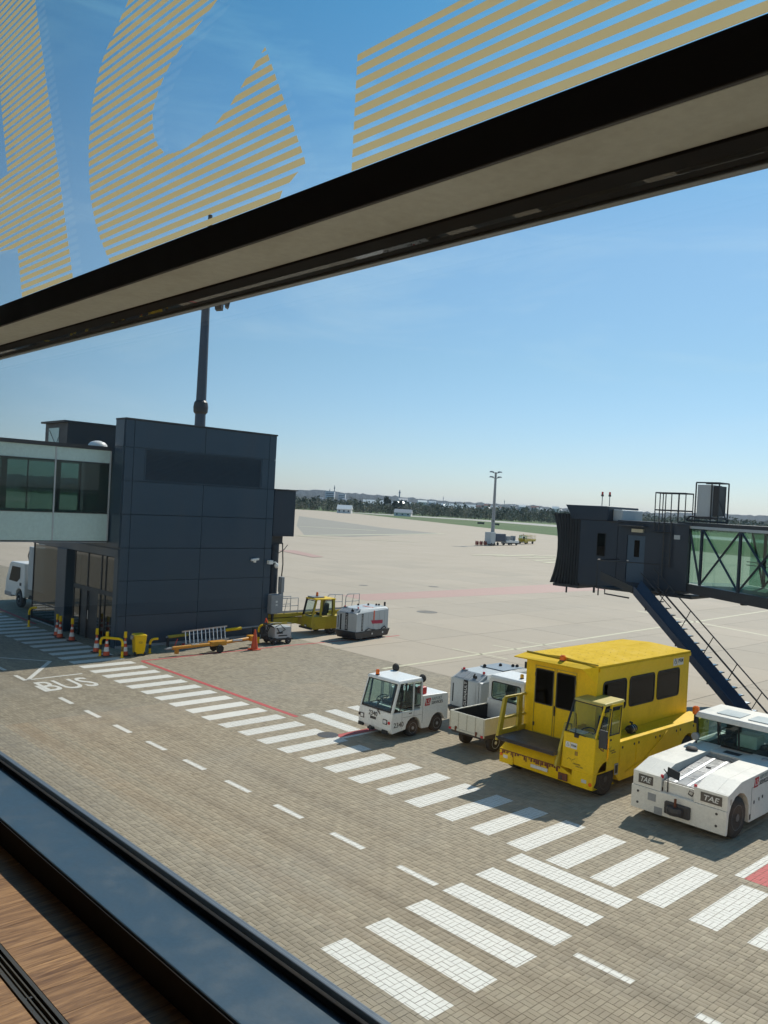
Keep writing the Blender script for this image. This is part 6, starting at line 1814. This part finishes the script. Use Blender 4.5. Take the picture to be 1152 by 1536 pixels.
ld = thing('aluminium_ladder', 'aluminium ladder lying on its side against the tower wall', 'ladder', (-33.7, 19.9, 0))
for x, z in ((.02, .05), (-.18, .62)):
    MB().hexa([(x - .02, 0, z - .01), (x + .02, 0, z - .01), (x + .02, 2.4, z + .10), (x - .02, 2.4, z + .10), (x - .02, 0, z + .06), (x + .02, 0, z + .06), (x + .02, 2.4, z + .17), (x - .02, 2.4, z + .17)]).build('stile', ALU, ld)
for k in range(11):
    y = .12 + k * .21
    MB().tube([(.02, y, .08 + .046 * y), (-.18, y + .05, .65 + .046 * y)], .022, 6).build('rung', ALU, ld)
MB().box(-.02, .06, -.08, .03, .02, .14).build('end_cap', REDP, ld)
pl = thing('padded_pole', 'grey pole with yellow padded sleeves lying behind the ladder', 'pole', (-34.05, 19.2, 0))
MB().tube([(0, 0, .42), (.05, 5.0, .62)], .035, 8).build('pole', GREY, pl)
MB().tube([(0, .1, .425), (.01, 1.1, .465)], .075, 10).build('sleeve', OLIVE, pl)
MB().tube([(.03, 3.1, .54), (.04, 4.0, .58)], .075, 10).build('sleeve', YELLOW, pl)
MB().box(-.05, .05, .05, .15, 0, .40).box(-.03, .08, 4.7, 4.8, 0, .58).build('stand', DARK, pl)

ct = thing('hose_cart', 'cluttered grey service cart with black hoses at the tower corner', 'cart', (-32.6, 23.7, 0), rad(-4))
MB().box(-.35, .35, .25, 1.15, .28, .82).build('case', LGREY, ct, .02)
MB().box(-.4, .4, -.05, 1.25, .20, .275).build('frame', DARK, ct)
for y in (.25, 1.0):
    for s in (-1, 1):
        wheel(ct, s * .42, y, .16, .1, s, n=12)
MB().tube([(.1, -.05, .2), (.1, -.1, .9), (.1, .3, 1.0), (.1, 1.3, .95), (.1, 1.35, .1)], .02).build('handle_frame', GREY, ct)
hs = MB()
for k in range(6):
    x = -.3 + k * .12
    hs.tube([(x, .2, .82), (x + .04, .0, .95), (x, -.15, .6), (x + .06, -.1, .25), (x, .15, .12)], .028, 6)
hs.tube([(.3, .3, .84), (.4, .5, .95), (.4, .8, .7), (.38, .5, .55), (.37, .35, .8)], .022, 6)
hs.build('hoses', BLACK, ct)
MB().tube([(-.2, .2, .98), (0, .6, .95), (.2, 1.0, 1.0)], .04).build('folded_pole', OLIVE, ct)
MB().box(.351, .356, .35, .7, .5, .58).box(.351, .356, .45, .95, .38, .44).build('label_plate', INKB, ct)
MB().tube([(-.2, .02, 1.0), (-.1, .0, 1.2), (-.02, .05, 1.0)], .03).build('flag', ORANGE, ct)

# ------------------------------------------------------------------ the far edge: woods, houses, hills, masts
def at_px(x, y_or_p, p=None):
    """ground point on the ray through a photo column x at distance p"""
    d = r2 * ((x - 576) / 1257.5) + fw
    d = Vector((d.x, d.y, 0)).normalized()
    return d * y_or_p
def canopy_mass(name, label, trees, kind='stuff'):
    """a wood made of many small leaf-clump faces spread through every crown"""
    V, F, Tn = [], [], []
    for (x, y, h, w, tone, conif) in trees:
        n = 34 if h * 1257 / math.hypot(x, y) > 9 else 18
        for i in range(n):
            v = random.random() ** .8
            if conif: r = w * .5 * (1 - v) + .3
            else: r = w * .5 * math.sin(math.pi * min(.97, .15 + .85 * v)) + .3
            a = random.uniform(0, 2 * math.pi)
            q = math.sqrt(random.random())
            c = Vector((x + r * q * math.cos(a), y + r * q * math.sin(a), h * (.06 + .92 * v)))
            s = h * random.uniform(.06, .14) + .25
            o = len(V)
            for k in range(3):
                V.append((c.x + random.uniform(-s, s), c.y + random.uniform(-s, s), max(0, c.z + random.uniform(-s, s))))
            F.append((o, o + 1, o + 2))
            Tn.append(min(1, max(0, tone + random.gauss(0, .13))))
        o = len(V)      # trunk
        d = Vector((-y, x, 0)).normalized() * (h * .02 + .05)
        V += [(x - d.x, y - d.y, 0), (x + d.x, y + d.y, 0), (x, y, h * .75)]
        F.append((o, o + 1, o + 2)); Tn.append(.55)
    me = bpy.data.meshes.new(name)
    me.from_pydata(V, [], F)
    me.materials.append(FOLIAGE)
    tone_attr(me, Tn)
    o = bpy.data.objects.new(name, me)
    COL.objects.link(o)
    return tag(o, label, 'woodland', None, kind)
tr = []
for i in range(2600):      # scrub and trees behind the runway, thinner to the left
    az = rad(random.uniform(8, 66))
    p = 585 + 22 * math.sin(az * 9) + abs(random.gauss(0, 1)) * 110
    q = Vector((-math.sin(az) * p, math.cos(az) * p, 0))
    h = random.uniform(3.0, 7.5) * (1.0 if p < 660 else 1.25)
    conif = random.random() < .16
    tone = random.choice((.1, .3, .5, .55, .62, .8, .95)) if not conif else random.uniform(0, .12)
    tr.append((q.x, q.y, h * (1.15 if conif else 1), h * (random.uniform(.35, .5) if conif else random.uniform(.7, 1.3)), tone, conif))
canopy_mass('far_wood', 'belt of bare and early green trees beyond the runway', tr)
tr = []
for i in range(2200):      # deeper woods towards the hills
    az = rad(random.uniform(5, 70))
    p = random.uniform(800, 2000)
    q = Vector((-math.sin(az) * p, math.cos(az) * p, 0))
    h = random.uniform(7, 13)
    tr.append((q.x, q.y, h, h * random.uniform(.7, 1.2), random.choice((.05, .2, .35, .5, .6)), random.random() < .3))
canopy_mass('deep_wood', 'grey green woods rising towards the hills', tr)
for (cx, cd, h, w) in ((579, 650, 12.5, 6), (583, 660, 11, 5), (592, 655, 10, 5), (600, 665, 10.5, 6), (470, 640, 9, 6)):
    qq = at_px(cx, cd)
    x0, y0 = qq.x, qq.y
    canopy_mass('conifer_tree', 'tall dark conifer standing out of the wood beyond the runway', [(x0 + random.uniform(-.4, .4), y0, h, w, .03, True) for _ in range(9)], 'thing')['group'] = 'conifers in the far wood'
for o in list(COL.objects):
    if o.name.startswith('conifer_tree'): o['category'] = 'tree'

def hill(name, dist, az0, az1, prof, mat, seed):
    """ridge of wooded hills with a ragged tree-top edge; az measured from +Y towards -X"""
    r_ = np.random.default_rng(seed)
    mb = MB()
    n = 420
    amp = r_.normal(0, 1, n)
    rowsv = []
    for k, (dd, hf) in enumerate(((-700, 0.0), (-420, .35), (-200, .72), (-60, .95), (0, 1.0), (300, .9))):
        row = []
        for i in range(n):
            az = rad(az0 + (az1 - az0) * i / (n - 1))
            base = np.interp(math.degrees(az), [p[0] for p in prof], [p[1] for p in prof])
            h = base * hf + (amp[i] * 1.6 + r_.normal(0, 1.2)) * (1 if hf > .3 else 0)
            d = dist + dd + r_.uniform(-30, 30)
            row.append((-math.sin(az) * d, math.cos(az) * d, max(h, -2) if hf else -3))
        rowsv.append(row)
    V = [p for row in rowsv for p in row]
    F = []
    for k in range(len(rowsv) - 1):
        for i in range(n - 1):
            F.append((k * n + i, k * n + i + 1, (k + 1) * n + i + 1, (k + 1) * n + i))
    me = bpy.data.meshes.new(name)
    me.from_pydata(V, [], F)
    me.materials.append(mat)
    o = bpy.data.objects.new(name, me)
    COL.objects.link(o)
    o['kind'] = 'structure'
    return o
# height of the skyline above the eye: pixels over the horizon, per azimuth
hp = [(90, 40), (60, 36), (53, 36), (51, 41), (49, 38), (46, 34), (44, 31), (41, 27), (38, 27), (36, 28), (34, 22), (31, 22), (28, 24), (26, 30), (23, 31), (20, 34), (5, 30), (-20, 25)]
hp = sorted((a, b * 1.22) for a, b in hp)
hill('hills', 3400, -15, 88, hp, HILL, 3)
hill('near_hills', 2200, -15, 88, [(a, b * .42) for a, b in hp], HILL, 5)

HOUSEW = paint('house_render', (.72, .71, .69), .7)
HOUSER = [paint('house_roof_grey', (.45, .45, .46), .6), paint('house_roof_red', (.24, .10, .07), .8)]
def house(loc, rz, w, d, h, roofm, label, group='houses among the far trees', wallm=None):
    t = thing('house', label, 'house', loc, rz, group)
    MB().box(-w / 2, w / 2, -d / 2, d / 2, 0, h).build('wall', wallm or HOUSEW, t)
    MB().prism([(-d / 2 - .4, h + .001), (d / 2 + .4, h + .001), (0, h + d * .38)], 'x', -w / 2 - .3, w / 2 + .3).build('roof', roofm, t)
    for k in range(max(2, int(w / 3))):
        x = -w / 2 + (k + .5) * w / max(2, int(w / 3))
        MB().box(x - .5, x + .5, -d / 2 - .02, -d / 2 - .001, h * .35, h * .75).build('window', DARK, t)
    return t
q = at_px(517, 540); house((q.x, q.y, 0), rad(40), 9, 7, 2.6, WHITE, 'house with a bright white roof at the edge of the far trees')
q = at_px(605, 545); house((q.x, q.y, 0), rad(35), 11, 6, 2.2, HOUSER[0], 'low shed with a pale grey roof at the edge of the far trees')
q = at_px(565, 900); house((q.x, q.y, 0), rad(48), 30, 14, 6, WHITE, 'long pale warehouse among the far trees', wallm=HOUSEW)
q = at_px(690, 1100); house((q.x, q.y, 0), rad(40), 40, 16, 6.5, WHITE, 'second long pale warehouse among the far trees beside the mast')
for i in range(26):
    x = random.uniform(440, 860)
    q = at_px(x, random.uniform(1300, 2100))
    house((q.x, q.y, random.uniform(1, 9)), rad(random.uniform(0, 90)), random.uniform(9, 18), random.uniform(8, 11), random.uniform(5, 9), random.choice((HOUSER[0], HOUSER[1], WHITE)), 'small pale house half hidden in the far woods', 'small houses in the far woods')
for x, d, h, w in ((493, 2400, 44, 1.6), (500, 2300, 52, 2.0), (598, 2500, 52, 3.4), (664, 2900, 46, 1.6), (756, 2600, 40, 1.5), (1060, 2600, 46, 1.6)):
    q = at_px(x, d)
    t = thing('radio_mast', 'thin lattice radio mast on the wooded skyline', 'mast', (q.x, q.y, 0), 0, 'radio masts on the skyline')
    MB().lathe([(w, 0), (w * .6, h * .7), (w * .45, h)], (0, 0, 0), 'z', 5).build('mast', GREY, t)
    MB().lathe([(w * .9, h * .82), (w * .9, h * .9)], (0, 0, 0), 'z', 6).build('platform', GREY, t)
for x, d, w, h in ((494, 1900, 20, 30), (512, 1950, 16, 26)):
    q = at_px(x, d)
    t = thing('apartment_tower', 'pale apartment tower among the far woods', 'building', (q.x, q.y, 0), rad(40), 'apartment towers')
    MB().box(-w / 2, w / 2, -7, 7, 0, h).build('wall', HOUSEW, t)
    for k in range(6):
        MB().box(-w / 2 + 1, w / 2 - 1, -7.1, -7.01, 3 + k * h / 7, 4.6 + k * h / 7).build('window_band', DARK, t)
# taxiway boards in the grass
for x, y in ((-250.0, 300.0), (-238.0, 296.0)):
    t = thing('taxiway_sign', 'small dark taxiway board standing at the grass tip', 'sign', (x, y, 0), rad(45), 'taxiway boards')
    MB().box(-1.6, 1.6, -.1, .1, .25, 1.1).build('board', DARK, t)
    MB().box(-1.3, -1.2, -.05, .05, 0, .25).box(1.2, 1.3, -.05, .05, 0, .25).build('leg', DARK, t)

# ------------------------------------------------------------------ air
hz = MB().box(-5200, 5200, -3100, 6200, -2.0, 62.0).build('haze', None)
hm = bpy.data.materials.new('haze_air')
hm.use_nodes = True
hn = hm.node_tree.nodes
hn.clear()
ho = hn.new('ShaderNodeOutputMaterial')
hv = hn.new('ShaderNodeVolumePrincipled')
hv.inputs['Color'].default_value = (.66, .80, 1.0, 1)
hv.inputs['Density'].default_value = 0.00007
hv.inputs['Anisotropy'].default_value = 0.2
hm.node_tree.links.new(hv.outputs['Volume'], ho.inputs['Volume'])
hz.data.materials.append(hm)
tag(hz, 'thin pale daylight haze', None, None, 'stuff')
